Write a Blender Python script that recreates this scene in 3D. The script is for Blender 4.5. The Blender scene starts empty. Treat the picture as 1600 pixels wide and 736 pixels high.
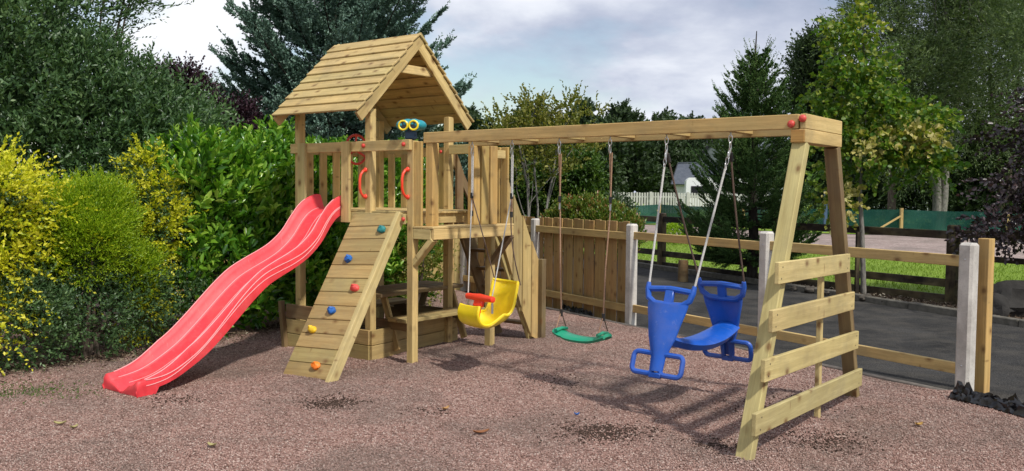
import bpy, math, random
import numpy as np
from mathutils import Vector, Matrix, noise as mnoise
random.seed(7); RNG = np.random.default_rng(11)
R = math.radians
sc = bpy.context.scene
COL = sc.collection

# ------------------------------------------------------------------ camera
cam = bpy.data.cameras.new('camera'); cam_o = bpy.data.objects.new('camera', cam); COL.objects.link(cam_o)
_a, _r = R(-2.909), R(.502)
_F = Vector((0, math.cos(_a), math.sin(_a))); _U = Vector((0, -math.sin(_a), math.cos(_a))); _X = Vector((1, 0, 0))
_right = _X*math.cos(_r) + _U*math.sin(_r); _up = -_X*math.sin(_r) + _U*math.cos(_r)
mw = Matrix((( _right.x, _up.x, -_F.x, 0), (_right.y, _up.y, -_F.y, 0), (_right.z, _up.z, -_F.z, 1.6), (0, 0, 0, 1)))
cam_o.matrix_world = mw
cam.sensor_width = 36; cam.lens = 1373.464/1600*36; cam.clip_start = .05; cam.clip_end = 3000
sc.camera = cam_o

# ------------------------------------------------------------------ sky, sun, exposure
SUN_AZ = Vector((.60, -.80)); SUN_EL = R(49)
world = bpy.data.worlds.new('World'); sc.world = world; world.use_nodes = True
nt = world.node_tree; nt.nodes.clear()
N = nt.nodes.new; LK = nt.links.new
out = N('ShaderNodeOutputWorld'); bg = N('ShaderNodeBackground'); LK(bg.outputs[0], out.inputs[0])
sky = N('ShaderNodeTexSky'); sky.sky_type = 'NISHITA'; sky.sun_disc = False
sky.sun_elevation = SUN_EL; sky.sun_rotation = math.atan2(SUN_AZ.x, SUN_AZ.y); sky.air_density = 1.2; sky.dust_density = 1.2
tc = N('ShaderNodeTexCoord')
sep = N('ShaderNodeSeparateXYZ'); LK(tc.outputs['Generated'], sep.inputs[0])
def mth(op, a, b=None, clamp=False):
    n = N('ShaderNodeMath'); n.operation = op; n.use_clamp = clamp
    for i, v in enumerate((a, b)):
        if v is None: continue
        if isinstance(v, (int, float)): n.inputs[i].default_value = v
        else: LK(v, n.inputs[i])
    return n.outputs[0]
# project the view direction on a flat cloud layer
zc = mth('MAXIMUM', mth('ADD', sep.outputs[2], .30), .05)
cx = mth('DIVIDE', sep.outputs[0], zc); cy = mth('DIVIDE', sep.outputs[1], zc)
comb = N('ShaderNodeCombineXYZ'); LK(cx, comb.inputs[0]); LK(cy, comb.inputs[1]); comb.inputs[2].default_value = 3.7
def noise(vec, scale, detail, rough, dist=0.):
    n = N('ShaderNodeTexNoise'); n.inputs['Scale'].default_value = scale; n.inputs['Detail'].default_value = detail
    n.inputs['Roughness'].default_value = rough; n.inputs['Distortion'].default_value = dist; LK(vec, n.inputs['Vector']); return n.outputs['Fac']
def ramp(fac, stops):
    n = N('ShaderNodeValToRGB'); LK(fac, n.inputs[0]); e = n.color_ramp.elements
    while len(e) < len(stops): e.new(.5)
    for el, (p, c) in zip(e, stops): el.position = p; el.color = (c if isinstance(c, tuple) else (c,)*3) + (1,)
    return n.outputs[0]
n1 = noise(comb.outputs[0], .95, 7, .55, .1); n2 = noise(comb.outputs[0], 1.9, 8, .55, .15); n3 = noise(comb.outputs[0], .55, 3, .5)
cover = ramp(n1, [(.36, 0.), (.47, 1.)])
shade = mth('ADD', mth('MULTIPLY', n2, .6), mth('MULTIPLY', n3, .4))
ccol = ramp(shade, [(.36, (.25, .30, .42)), (.46, (.42, .46, .57)), (.55, (.66, .69, .76)), (.66, (.82, .835, .87))])
skym = N('ShaderNodeVectorMath'); skym.operation = 'SCALE'; LK(sky.outputs[0], skym.inputs[0]); skym.inputs['Scale'].default_value = .11
mx = N('ShaderNodeMix'); mx.data_type = 'RGBA'; LK(cover, mx.inputs['Factor']); LK(skym.outputs[0], mx.inputs['A']); LK(ccol, mx.inputs['B'])
LK(mx.outputs['Result'], bg.inputs[0]); bg.inputs[1].default_value = 1.0
sun = bpy.data.lights.new('sun', 'SUN'); sun.energy = 3.0; sun.angle = R(3.0); sun.color = (1, .955, .88)
sun_o = bpy.data.objects.new('sun', sun); COL.objects.link(sun_o)
sd = Vector((SUN_AZ.x*math.cos(SUN_EL), SUN_AZ.y*math.cos(SUN_EL), math.sin(SUN_EL)))
sun_o.rotation_euler = sd.to_track_quat('Z', 'Y').to_euler(); sun_o.location = (5, -5, 12)
vs = sc.view_settings; vs.view_transform = 'Standard'; vs.look = 'None'; vs.exposure = 0.36; vs.gamma = 1; vs.use_curve_mapping = False

# ------------------------------------------------------------------ material helpers
class NB:
    def __init__(s, name):
        s.m = bpy.data.materials.new(name); s.m.use_nodes = True; s.t = s.m.node_tree; s.t.nodes.clear()
        s.out = s.t.nodes.new('ShaderNodeOutputMaterial'); s.p = s.t.nodes.new('ShaderNodeBsdfPrincipled'); s.l(s.p.outputs[0], s.out.inputs[0])
    def n(s, t, **k):
        x = s.t.nodes.new('ShaderNode'+t)
        for a, b in k.items(): setattr(x, a, b)
        return x
    def l(s, a, b): s.t.links.new(a, b)
    def set(s, sock, v):
        if isinstance(v, bpy.types.NodeSocket): s.l(v, sock)
        elif isinstance(v, (tuple, list)) and len(v) == 3 and len(sock.default_value) == 4: sock.default_value = tuple(v)+(1,)
        else: sock.default_value = v
    def math(s, op, a, b=None, c=None, clamp=False):
        x = s.n('Math', operation=op, use_clamp=clamp)
        for i, v in enumerate((a, b, c)):
            if v is not None: s.set(x.inputs[i], v)
        return x.outputs[0]
    def attr(s, name, o='Fac'): x = s.n('Attribute', attribute_name=name); return x.outputs[o]
    def vmul(s, v, sca):
        x = s.n('VectorMath', operation='MULTIPLY'); s.l(v, x.inputs[0]); x.inputs[1].default_value = sca; return x.outputs[0]
    def noise(s, v, scale, detail=4, rough=.55, dist=0, o='Fac'):
        x = s.n('TexNoise'); s.l(v, x.inputs['Vector'])
        for k, q in (('Scale', scale), ('Detail', detail), ('Roughness', rough), ('Distortion', dist)): x.inputs[k].default_value = q
        return x.outputs[o]
    def voro(s, v, scale, o='Distance', rnd=1.):
        x = s.n('TexVoronoi'); s.l(v, x.inputs['Vector']); x.inputs['Scale'].default_value = scale; x.inputs['Randomness'].default_value = rnd; return x.outputs[o]
    def ramp(s, f, stops, interp='LINEAR'):
        x = s.n('ValToRGB'); s.l(f, x.inputs[0]); x.color_ramp.interpolation = interp; e = x.color_ramp.elements
        while len(e) < len(stops): e.new(.5)
        for el, (p, c) in zip(e, stops): el.position = p; el.color = (c if isinstance(c, tuple) else (c,)*3)+(1,)
        return x.outputs[0]
    def mix(s, f, a, b, blend='MIX'):
        x = s.n('Mix', data_type='RGBA', blend_type=blend); s.set(x.inputs['Factor'], f); s.set(x.inputs['A'], a); s.set(x.inputs['B'], b); return x.outputs['Result']
    def bump(s, h, strength=.3, dist=.01):
        x = s.n('Bump'); s.l(h, x.inputs['Height']); x.inputs['Strength'].default_value = strength; x.inputs['Distance'].default_value = dist
        s.l(x.outputs[0], s.p.inputs['Normal']); return x
    def base(s, c, rough=.6, spec=.4):
        s.set(s.p.inputs['Base Color'], c); s.set(s.p.inputs['Roughness'], rough); s.p.inputs['Specular IOR Level'].default_value = spec; return s.m

def wood(name, light, dark, green=.0, knot=(.16, .08, .03), rough=.72):
    b = NB(name); gp = b.attr('gp', 'Vector'); rn = b.attr('rnd')
    warp = b.noise(b.vmul(gp, (1.1, 5, 5)), 1, 2, .5)
    vm = b.n('VectorMath', operation='ADD'); b.l(gp, vm.inputs[0])
    cb = b.n('CombineXYZ'); b.l(b.math('MULTIPLY', warp, .05), cb.inputs[1]); b.l(b.math('MULTIPLY', warp, .05), cb.inputs[2]); b.l(cb.outputs[0], vm.inputs[1])
    g = vm.outputs[0]
    rings = b.noise(b.vmul(g, (.9, 26, 26)), 1, 4, .6, .3)
    fine = b.noise(b.vmul(g, (6, 190, 190)), 1, 3, .6)
    blot = b.noise(b.vmul(gp, (2.2, 7, 7)), 1, 3, .5)
    c = b.mix(b.ramp(rings, [(.33, 0.), (.66, 1.)]), dark, light)
    c = b.mix(b.math('MULTIPLY', b.ramp(fine, [(.35, 1.), (.6, 0.)]), .28), c, tuple(v*.55 for v in dark))
    tint = b.ramp(rn, [(0., (.66, .67, .60)), (.25, (1.06, .95, .78)), (.5, (.85, .91, .76)), (.75, (1.14, 1.04, .92)), (1., (.76, .70, .58))])
    c = b.mix(.8, c, tint, 'MULTIPLY')
    c = b.mix(b.math('MULTIPLY', b.ramp(blot, [(.42, 0.), (.66, 1.)]), .30+green), c, (.34, .28, .12))
    stain = b.noise(b.vmul(gp, (1.3, 3, 3)), 1, 5, .65)
    c = b.mix(b.math('MULTIPLY', b.ramp(stain, [(.5, 0.), (.72, 1.)]), .35), c, (.16, .11, .06))
    kd = b.voro(b.vmul(g, (5.2, 8, 8)), 1)
    c = b.mix(b.ramp(kd, [(.08, .85), (.14, .45), (.27, 0.)]), c, knot)
    ks = b.voro(b.vmul(g, (9., 3.2, 3.2)), 1)
    c = b.mix(b.ramp(ks, [(.05, .55), (.12, 0.)]), c, knot)
    dirt = b.noise(b.n('TexCoord').outputs['Object'], 3.1, 6, .7)
    c = b.mix(b.math('MULTIPLY', b.ramp(dirt, [(.48, 0.), (.7, 1.)]), .32), c, (.20, .17, .115))
    b.bump(b.math('ADD', rings, b.math('MULTIPLY', fine, .6)), .22, .004)
    return b.base(c, rough, .25)
def plastic(name, col, rough=.35, mottle=.06, trans=0.):
    b = NB(name); tc_ = b.n('TexCoord').outputs['Object']
    n_ = b.noise(tc_, 9, 4, .6); f_ = b.noise(tc_, 160, 2, .5)
    c = b.mix(b.ramp(n_, [(.3, 0.), (.7, 1.)]), tuple(v*(1-mottle*2) for v in col), tuple(min(1, v*(1+mottle)+mottle*.05) for v in col))
    sc_n = b.noise(b.vmul(tc_, (14, 60, 14)), 1, 4, .7); du_n = b.noise(tc_, 2.6, 6, .7)
    c = b.mix(b.math('MULTIPLY', b.ramp(sc_n, [(.60, 0.), (.70, 1.)]), .22), c, tuple(v*.5+.30 for v in col))
    c = b.mix(b.math('MULTIPLY', b.ramp(du_n, [(.45, 0.), (.7, 1.)]), .16), c, (.32, .26, .20))
    b.bump(f_, .08, .002)
    r = b.math('ADD', b.math('MULTIPLY', n_, .3), rough-.12)
    m = b.base(c, r, .5)
    if trans: b.p.inputs['Subsurface Weight'].default_value = trans; b.p.inputs['Subsurface Radius'].default_value = (.03, .01, .01); b.p.inputs['Subsurface Scale'].default_value = .3
    return m
def simple(name, col, rough=.6, spec=.4, var=.15, scale=8., metal=0., bump=.1):
    b = NB(name); o = b.n('TexCoord').outputs['Object']; n_ = b.noise(o, scale, 6, .6)
    c = b.mix(b.ramp(n_, [(.3, 0.), (.7, 1.)]), tuple(v*(1-var) for v in col), tuple(min(1, v*(1+var)) for v in col))
    b.bump(b.noise(o, scale*9, 4, .6), bump, .006); b.p.inputs['Metallic'].default_value = metal
    return b.base(c, rough, spec)
def leafmat(name, stops, trans=.35, rough=.45, spec=.4):
    b = NB(name); rn = b.attr('rnd'); tn = b.attr('tone')
    o = b.n('TexCoord').outputs['Object']; big = b.noise(o, 1.3, 3, .6)
    f = b.math('ADD', b.math('ADD', b.math('MULTIPLY', rn, .38), b.math('MULTIPLY', tn, .37)), b.math('MULTIPLY', big, .30))
    c = b.ramp(f, stops); b.base(c, rough, spec)
    tr = b.n('BsdfTranslucent'); b.l(b.mix(1., c, (1.0, 1.15, .5), 'MULTIPLY'), tr.inputs[0])
    ms = b.n('MixShader'); ms.inputs[0].default_value = trans; b.l(b.p.outputs[0], ms.inputs[1]); b.l(tr.outputs[0], ms.inputs[2]); b.l(ms.outputs[0], b.out.inputs[0])
    return b.m
def bark(name, a, c):
    b = NB(name); o = b.n('TexCoord').outputs['Object']; n_ = b.noise(b.vmul(o, (9, 9, 2.2)), 3, 6, .65)
    col = b.mix(b.ramp(n_, [(.35, 0.), (.65, 1.)]), a, c); b.bump(n_, .6, .02); return b.base(col, .85, .2)

M = {}
M['wood'] = wood('treated_pine', (.71, .555, .28), (.51, .38, .17))
M['wood_wall'] = wood('treated_pine_boards', (.50, .38, .18), (.35, .25, .11), .12)
M['wood_pale'] = wood('treated_pine_greenish', (.64, .54, .28), (.47, .38, .18), .1)
M['wood_roof'] = wood('roof_boards_pine', (.64, .50, .25), (.45, .34, .155))
M['wood_warm'] = wood('warm_pine', (.64, .44, .18), (.47, .30, .11))
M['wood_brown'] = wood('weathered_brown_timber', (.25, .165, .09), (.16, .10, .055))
M['wood_fence'] = wood('fence_boards', (.48, .31, .14), (.33, .205, .09))
M['wood_rail'] = wood('fence_rail_timber', (.63, .47, .22), (.46, .325, .14))
M['wood_dark'] = wood('dark_stained_timber', (.030, .021, .016), (.016, .012, .010), knot=(.01, .008, .006))
M['wood_grey'] = wood('grey_weathered_timber', (.46, .44, .40), (.33, .31, .28))
M['red'] = plastic('red_slide_plastic', (.80, .045, .060), .52, .09, .08)
M['redline'] = plastic('painted_ridge_highlight', (.90, .33, .34), .5)  # paler red on the slide ridges, painting in their highlights as colour
M['redcap'] = plastic('red_cap_plastic', (.62, .045, .03), .4)
M['redbar'] = plastic('red_tbar_plastic', (.86, .05, .015), .32)
M['yellow'] = plastic('yellow_seat_plastic', (.88, .66, .015), .3)
M['green'] = plastic('green_seat_plastic', (.0, .27, .145), .38)
M['blue'] = plastic('blue_glider_plastic', (.005, .085, .45), .36)
M['teal'] = plastic('teal_plastic', (.0, .27, .33), .35)
M['navy'] = plastic('navy_plastic', (.008, .045, .10), .4)
M['hold_teal'] = plastic('teal_hold', (.0, .20, .20), .5); M['hold_blue'] = plastic('blue_hold', (.0, .11, .42), .5)
M['hold_red'] = plastic('red_hold', (.74, .06, .05), .5); M['hold_yellow'] = plastic('yellow_hold', (.80, .50, .01), .5); M['hold_orange'] = plastic('orange_hold', (.85, .20, .01), .5)
M['glass_dark'] = simple('dark_lens_glass', (.012, .012, .015), .12, .6, .05)
M['steel'] = simple('galvanised_steel', (.55, .56, .57), .35, .5, .1, 30, .9)
M['black'] = plastic('black_plastic', (.012, .012, .013), .35)
M['screw'] = simple('dull_screw', (.10, .09, .07), .5, .4, .2, 30, .6)
M['rope_white'] = simple('pale_rope', (.52, .51, .48), .8, .2, .2, 90, 0, .4)
M['rope_tan'] = simple('tan_rope', (.36, .22, .14), .85, .2, .25, 90, 0, .4)
M['rope_dark'] = simple('dark_brown_rope', (.13, .09, .07), .85, .2, .25, 90, 0, .4)

# ------------------------------------------------------------------ mesh builder
def vec(a): return np.array(a, float)
def nrm(a): a = vec(a); return a/(np.linalg.norm(a)+1e-12)
class MB:
    def __init__(s): s.v = []; s.f = []; s.gp = []; s.rn = []; s.mi = []
    def add(s, verts, faces, gp=None, rn=None, mi=0):
        o = len(s.v); verts = [tuple(map(float, p)) for p in verts]; s.v += verts
        off = vec([random.uniform(-20, 20) for _ in range(3)])
        if gp is None: gp = [vec(p) for p in verts]
        s.gp += [tuple(vec(g)+off) for g in gp]; rn = random.random() if rn is None else rn; s.rn += [rn]*len(verts)
        s.f += [tuple(i+o for i in f) for f in faces]; s.mi += [mi]*len(faces)
    def board(s, p0, p1, w, h, up=(0, 0, 1), ch=.004, mi=0, rn=None):
        p0 = vec(p0); p1 = vec(p1); X = nrm(p1-p0); Lh = np.linalg.norm(p1-p0)/2
        if abs(np.dot(X, nrm(up))) > .98: up = (0, 1, 0) if abs(X[1]) < .9 else (1, 0, 0)
        Y = nrm(np.cross(nrm(up), X)); Z = np.cross(X, Y); c = (p0+p1)/2; e = (Lh, w/2, h/2); ch = min(ch, w*.2, h*.2)
        V = {}; verts = []; g = []
        for sx in (-1, 1):
            for sy in (-1, 1):
                for sz in (-1, 1):
                    for a in range(3):
                        q = [sx*(e[0]-(a != 0)*ch), sy*(e[1]-(a != 1)*ch), sz*(e[2]-(a != 2)*ch)]
                        V[(sx, sy, sz, a)] = len(verts); verts.append(c+X*q[0]+Y*q[1]+Z*q[2]); g.append(q)
        F = []; axs = [(0, 1, 2), (1, 2, 0), (2, 0, 1)]
        def key(d, a): return V[(d[0], d[1], d[2], a)]
        for a, b_, c_ in axs:
            for sa in (-1, 1):
                q = []
                for sb, s2 in ((-1, -1), (1, -1), (1, 1), (-1, 1)):
                    d = [0]*3; d[a] = sa; d[b_] = sb; d[c_] = s2; q.append(key(d, a))
                F.append(q)
            for sa in (-1, 1):
                for sb in (-1, 1):
                    q = []
                    for s2, k in ((-1, a), (-1, b_), (1, b_), (1, a)):
                        d = [0]*3; d[a] = sa; d[b_] = sb; d[c_] = s2; q.append(key(d, k))
                    F.append(q)
        for sx in (-1, 1):
            for sy in (-1, 1):
                for sz in (-1, 1): F.append([V[(sx, sy, sz, k)] for k in range(3)])
        FF = []
        for q in F:
            P = [verts[i] for i in q]; n_ = np.cross(P[1]-P[0], P[2]-P[0])
            if np.dot(n_, sum(P)/len(P)-c) < 0: q = q[::-1]
            FF.append(q)
        s.add(verts, FF, g, rn, mi)
    def prism(s, poly, d, gx=(1, 0, 0), mi=0, rn=None):   # poly: list of 3D points, extruded by vector d
        P = [vec(p) for p in poly]; n = len(P); d = vec(d)
        nn = sum(np.cross(P[i]-P[0], P[(i+1) % n]-P[0]) for i in range(1, n-1))
        if np.dot(nn, d) > 0: P = P[::-1]
        gx = nrm(gx); gz = nrm(d); gy = np.cross(gz, gx)
        V = P+[p+d for p in P]; g = [(np.dot(p, gx), np.dot(p, gy), np.dot(p, gz)) for p in V]
        F = [tuple(range(n)), tuple(range(2*n-1, n-1, -1))]+[(i, i+n, (i+1) % n+n, (i+1) % n) for i in range(n)]
        s.add(V, F, g, rn, mi)
    def tube(s, pts, r, n=8, mi=0, closed=False, caps=True):
        P = [vec(p) for p in pts]; m = len(P); r = [r]*m if isinstance(r, (int, float)) else r
        T = [nrm(P[(i+1) % m if closed else min(i+1, m-1)]-P[(i-1) % m if closed else max(i-1, 0)]) for i in range(m)]
        A = nrm(np.cross(T[0], (0, 0, 1) if abs(T[0][2]) < .9 else (1, 0, 0))); V = []; F = []
        for i in range(m):
            A = nrm(A-T[i]*np.dot(A, T[i])); B = np.cross(T[i], A)
            for k in range(n): t = 2*math.pi*k/n; V.append(P[i]+(A*math.cos(t)+B*math.sin(t))*r[i])
        for i in range(m if closed else m-1):
            for k in range(n): j = (i+1) % m; F.append((i*n+k, i*n+(k+1) % n, j*n+(k+1) % n, j*n+k))
        if caps and not closed: F += [tuple(range(n))[::-1], tuple((m-1)*n+k for k in range(n))]
        s.add(V, F, None, None, mi)
    def ball(s, c, r, n=10, mi=0, sq=None, X=(1, 0, 0), Z=(0, 0, 1)):
        c = vec(c); r = (r, r, r) if isinstance(r, (int, float)) else r; Z = nrm(Z); X = nrm(vec(X)-Z*np.dot(X, Z)); Y = np.cross(Z, X); V = []; F = []; m = n//2+2
        for i in range(m+1):
            ph = math.pi*i/m
            for k in range(n):
                t = 2*math.pi*k/n; jit = 1 if sq is None else 1+sq*mnoise.noise(Vector((math.sin(ph)*math.cos(t)*1.7+c[0]*31, math.sin(ph)*math.sin(t)*1.7+c[1]*17, math.cos(ph)*1.7)))
                V.append(c+jit*(X*r[0]*math.sin(ph)*math.cos(t)+Y*r[1]*math.sin(ph)*math.sin(t)+Z*r[2]*math.cos(ph)))
        for i in range(m):
            for k in range(n): F.append((i*n+k, (i+1)*n+k, (i+1)*n+(k+1) % n, i*n+(k+1) % n))
        s.add(V, F, None, None, mi)
    def sheet(s, G, th, mi=0):  # G: grid [i][j] of points -> closed solid of thickness th (below the surface)
        G = np.array(G, float); a, b = G.shape[:2]
        du = np.gradient(G, axis=0); dv = np.gradient(G, axis=1); n_ = np.cross(du, dv); n_ /= np.linalg.norm(n_, axis=2, keepdims=True)+1e-9
        B = G-n_*th; V = list(G.reshape(-1, 3))+list(B.reshape(-1, 3)); o = a*b; F = []
        for i in range(a-1):
            for j in range(b-1):
                q = (i*b+j, (i+1)*b+j, (i+1)*b+j+1, i*b+j+1); F.append(q); F.append(tuple(x+o for x in q[::-1]))
        rim = [(i*b, (i+1)*b) for i in range(a-1)]+[((a-1)*b+j, (a-1)*b+j+1) for j in range(b-1)]+[((i+1)*b+b-1, i*b+b-1) for i in range(a-1)]+[(j+1, j) for j in range(b-1)]
        for p, q in rim: F.append((q, p, p+o, q+o))
        s.add(V, F, None, None, mi)
    def build(s, name, mats, parent=None, off=(0, 0, 0), smooth=False):
        me = bpy.data.meshes.new(name); off = vec(off)
        me.from_pydata([tuple(vec(v)-off) for v in s.v], [], s.f)
        if not isinstance(mats, (list, tuple)): mats = [mats]
        for m in mats: me.materials.append(m)
        me.polygons.foreach_set('material_index', s.mi)
        a = me.attributes.new('gp', 'FLOAT_VECTOR', 'POINT'); a.data.foreach_set('vector', np.array(s.gp, np.float32).ravel())
        a = me.attributes.new('rnd', 'FLOAT', 'POINT'); a.data.foreach_set('value', np.array(s.rn, np.float32))
        if smooth: me.polygons.foreach_set('use_smooth', [True]*len(me.polygons)); me.set_sharp_from_angle(angle=R(42))
        me.update(); o = bpy.data.objects.new(name, me); COL.objects.link(o)
        if parent is not None: o.parent = parent
        return o
def mb(fn): m = MB(); fn(m); return m
def tag(o, label=None, cat=None, group=None, kind=None):
    for k, v in (('label', label), ('category', cat), ('group', group), ('kind', kind)):
        if v: o[k] = v
    return o
def empty(name, loc, rz=0, label=None, cat=None, group=None):
    o = bpy.data.objects.new(name, None); COL.objects.link(o); o.location = loc; o.rotation_euler = (0, 0, rz); o.empty_display_size = .2
    return tag(o, label, cat, group)

def hgt(x, y):  # gentle relief of the gravel
    z = .016*mnoise.noise(Vector((x*.9, y*.9, 0)))+.012*mnoise.noise(Vector((x*2.7, y*2.7, 5)))+.007*mnoise.noise(Vector((x*7.5, y*7.5, 2)))
    for hx_, hy_, hr, hd in ((-.25, 7.5, .35, .03), (.55, 7.0, .40, .035), (1.3, 6.45, .45, .04), (-3.1, 6.2, .3, .03), (-1.5, 6.6, .25, .02), (-.6, 6.9, .3, -.012), (1.9, 6.0, .3, -.015), (-.90, 7.99, .10, -.03), (-.21, 8.87, .10, -.03), (1.37, 5.13, .13, -.035), (2.70, 6.84, .12, -.03), (2.14, 6.09, .08, -.02), (-3.0, 6.67, .22, -.012), (-2.02, 7.35, .2, -.015), (3.66, 7.06, .16, -.025)):
        z -= hd*math.exp(-((x-hx_)**2+(y-hy_)**2)/(hr*hr))
    return z
# ------------------------------------------------------------------ setting: ground
def poly_sheet(name, pts, z, mat, kind='structure'):
    me = bpy.data.meshes.new(name); me.from_pydata([(x, y, z) for x, y in pts], [], [tuple(range(len(pts)))]); me.materials.append(mat)
    if me.polygons[0].normal.z < 0: me.flip_normals()
    o = bpy.data.objects.new(name, me); COL.objects.link(o); tag(o, kind=kind); return o
def grass_mat(name, a, b_, c_):
    b = NB(name); o = b.n('TexCoord').outputs['Object']
    n_ = b.noise(o, .6, 5, .6); f = b.noise(b.vmul(o, (1, 1, 1)), 22, 4, .7)
    col = b.ramp(b.math('ADD', b.math('MULTIPLY', n_, .45), b.math('MULTIPLY', f, .55)), [(.32, a), (.5, b_), (.68, c_)]); b.bump(f, .7, .03); return b.base(col, .8, .2)
M['lawn'] = grass_mat('lawn_grass', (.10, .165, .016), (.17, .26, .028), (.25, .34, .055))
M['rough'] = grass_mat('rough_ground', (.035, .045, .018), (.055, .08, .025), (.09, .11, .04))
def gravel_mat(name, cols, scale, bumpd):
    b = NB(name); o = b.n('TexCoord').outputs['Object']
    wob = b.noise(o, 60, 2, .5, 0, 'Color'); vm = b.n('VectorMath', operation='MULTIPLY_ADD'); b.l(wob, vm.inputs[0]); vm.inputs[1].default_value = (.012,)*3; b.l(o, vm.inputs[2])
    v = b.n('TexVoronoi'); b.l(vm.outputs[0], v.inputs['Vector']); v.inputs['Scale'].default_value = scale
    sep_ = b.n('SeparateColor'); b.l(v.outputs['Color'], sep_.inputs[0])
    c = b.ramp(sep_.outputs[0], cols)
    patch = b.noise(o, .8, 5, .62, .4); c = b.mix(b.math('MULTIPLY', b.ramp(patch, [(.44, 0.), (.64, 1.)]), .5), c, (.115, .105, .088))
    patch2 = b.noise(o, 2.3, 4, .6); c = b.mix(b.math('MULTIPLY', b.ramp(patch2, [(.45, 0.), (.7, 1.)]), .35), c, (.20, .15, .125))
    h = b.math('MULTIPLY', b.math('SUBTRACT', .7, v.outputs['Distance']), b.math('ADD', .5, sep_.outputs[1])); b.bump(h, 1., bumpd); return b.base(c, .9, .25)
GCOL = [(0., (.12, .064, .050)), (.25, (.25, .148, .120)), (.55, (.355, .218, .180)), (.84, (.43, .29, .245)), (1., (.56, .45, .39))]
M['gravel'] = gravel_mat('pink_gravel', GCOL, 68, .012)
M['road_gravel'] = gravel_mat('road_gravel', [(0., (.26, .19, .17)), (1., (.42, .34, .31))], 18, .02)
def asphalt():
    b = NB('asphalt'); o = b.n('TexCoord').outputs['Object']; f = b.noise(o, 90, 4, .7); n_ = b.noise(o, .9, 6, .65, .4)
    sp = b.voro(o, 55); c = b.ramp(b.math('ADD', b.math('MULTIPLY', f, .5), b.math('MULTIPLY', n_, .5)), [(.36, (.018, .018, .018)), (.5, (.042, .041, .040)), (.62, (.085, .082, .078))])
    c = b.mix(b.math('MULTIPLY', b.ramp(b.voro(o, 11), [(.05, 1.), (.09, 0.)]), .5), c, (.20, .18, .15))
    c = b.mix(b.math('MULTIPLY', b.ramp(b.noise(o, 2.4, 6, .7), [(.45, 0.), (.62, 1.)]), .6), c, (.085, .078, .068))
    b.bump(b.math('ADD', f, sp), .7, .015); return b.base(c, .95, .12)
M['asphalt'] = asphalt()
def barkchips():
    b = NB('bark_and_leaf_litter'); o = b.n('TexCoord').outputs['Object']; v = b.n('TexVoronoi'); b.l(b.vmul(o, (1, .6, 1)), v.inputs['Vector']); v.inputs['Scale'].default_value = 26
    s_ = b.n('SeparateColor'); b.l(v.outputs['Color'], s_.inputs[0])
    c = b.ramp(s_.outputs[0], [(0., (.03, .02, .014)), (.45, (.085, .055, .038)), (.8, (.16, .11, .08)), (1., (.32, .27, .20))]); b.bump(v.outputs['Distance'], 1., .03); return b.base(c, .9, .2)
M['bark'] = barkchips()
poly_sheet('ground', [(-900, -60), (900, -60), (900, 1500), (-900, 1500)], -.06, M['rough'])
# fence line
FA = vec((1.45, 10.61)); FD = vec((2.23, -3.55)); FD /= np.linalg.norm(FD); FN = vec((FD[1]*-1, FD[0])); FN = FN if FN[0] > 0 else -FN   # FN points to the drive
def fl(t, off=0): p = FA+FD*t+FN*off; return float(p[0]), float(p[1])
def yard():
    xs = np.arange(-9, 9.01, .07); ys = np.arange(-4, 17.01, .07)
    X, Y = np.meshgrid(xs, ys, indexing='ij')
    Z = np.array([[hgt(x, y) for y in ys] for x in xs])
    side = (X-FA[0])*FN[0]+(Y-FA[1])*FN[1]
    keep = side < -.05
    V = np.stack([X, Y, Z], -1).reshape(-1, 3); nx, ny = X.shape; idx = np.arange(nx*ny).reshape(nx, ny)
    q = np.stack([idx[:-1, :-1], idx[1:, :-1], idx[1:, 1:], idx[:-1, 1:]], -1).reshape(-1, 4)
    k = (keep[:-1, :-1] & keep[1:, :-1] & keep[1:, 1:] & keep[:-1, 1:]).ravel()
    me = bpy.data.meshes.new('gravel_yard'); me.from_pydata(V.tolist(), [], q[k].tolist()); me.materials.append(M['gravel']); me.polygons.foreach_set('use_smooth', [True]*len(me.polygons))
    o = bpy.data.objects.new('gravel_yard', me); COL.objects.link(o); tag(o, kind='structure')
yard()
K1 = [(-.5, 26.6), (2.79, 19.07), (4.40, 15.6), (5.98, 11.6), (7.6, 7.6), (9.5, 2.5)]
poly_sheet('driveway', [fl(-16, -.02), fl(12, -.02), (11.5, -2)]+K1[::-1]+[(-3, 33)], -.02, M['asphalt'])
BD = [(1.4, 22.2), (3.25, 18.9), (4.85, 15.9), (6.6, 12.9), (8.4, 9.9), (11, 5.5)]
poly_sheet('planting_bed', K1+[(12.5, 2.5)]+BD[::-1]+[(-.5, 26.8)], .0, M['bark'])
poly_sheet('lawn', [(-6, 30), (-.5, 25.9)]+BD+[(30, 0), (60, 10), (17, 19.5), (11.2, 23.2), (9.3, 26.2), (5.1, 29.8), (0, 33), (-8, 36)], -.012, M['lawn'])
poly_sheet('gravel_road', [(-8, 36), (0, 33.0), (5.1, 29.8), (9.3, 26.2), (11.2, 23.2), (17, 19.5), (60, 10), (80, 18), (30, 28), (19, 33.2), (11.7, 35.2), (7.1, 42.6), (0, 50), (-8, 54)], -.004, M['road_gravel'])
poly_sheet('grass_verge', [(-8, 54), (0, 50), (7.1, 42.6), (11.7, 35.2), (19, 33.2), (30, 28), (80, 18), (140, 40), (120, 130), (-60, 130)], .02, M['lawn'])
M['concrete'] = simple('concrete', (.40, .385, .36), .85, .25, .22, 14, 0, .5)
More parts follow.
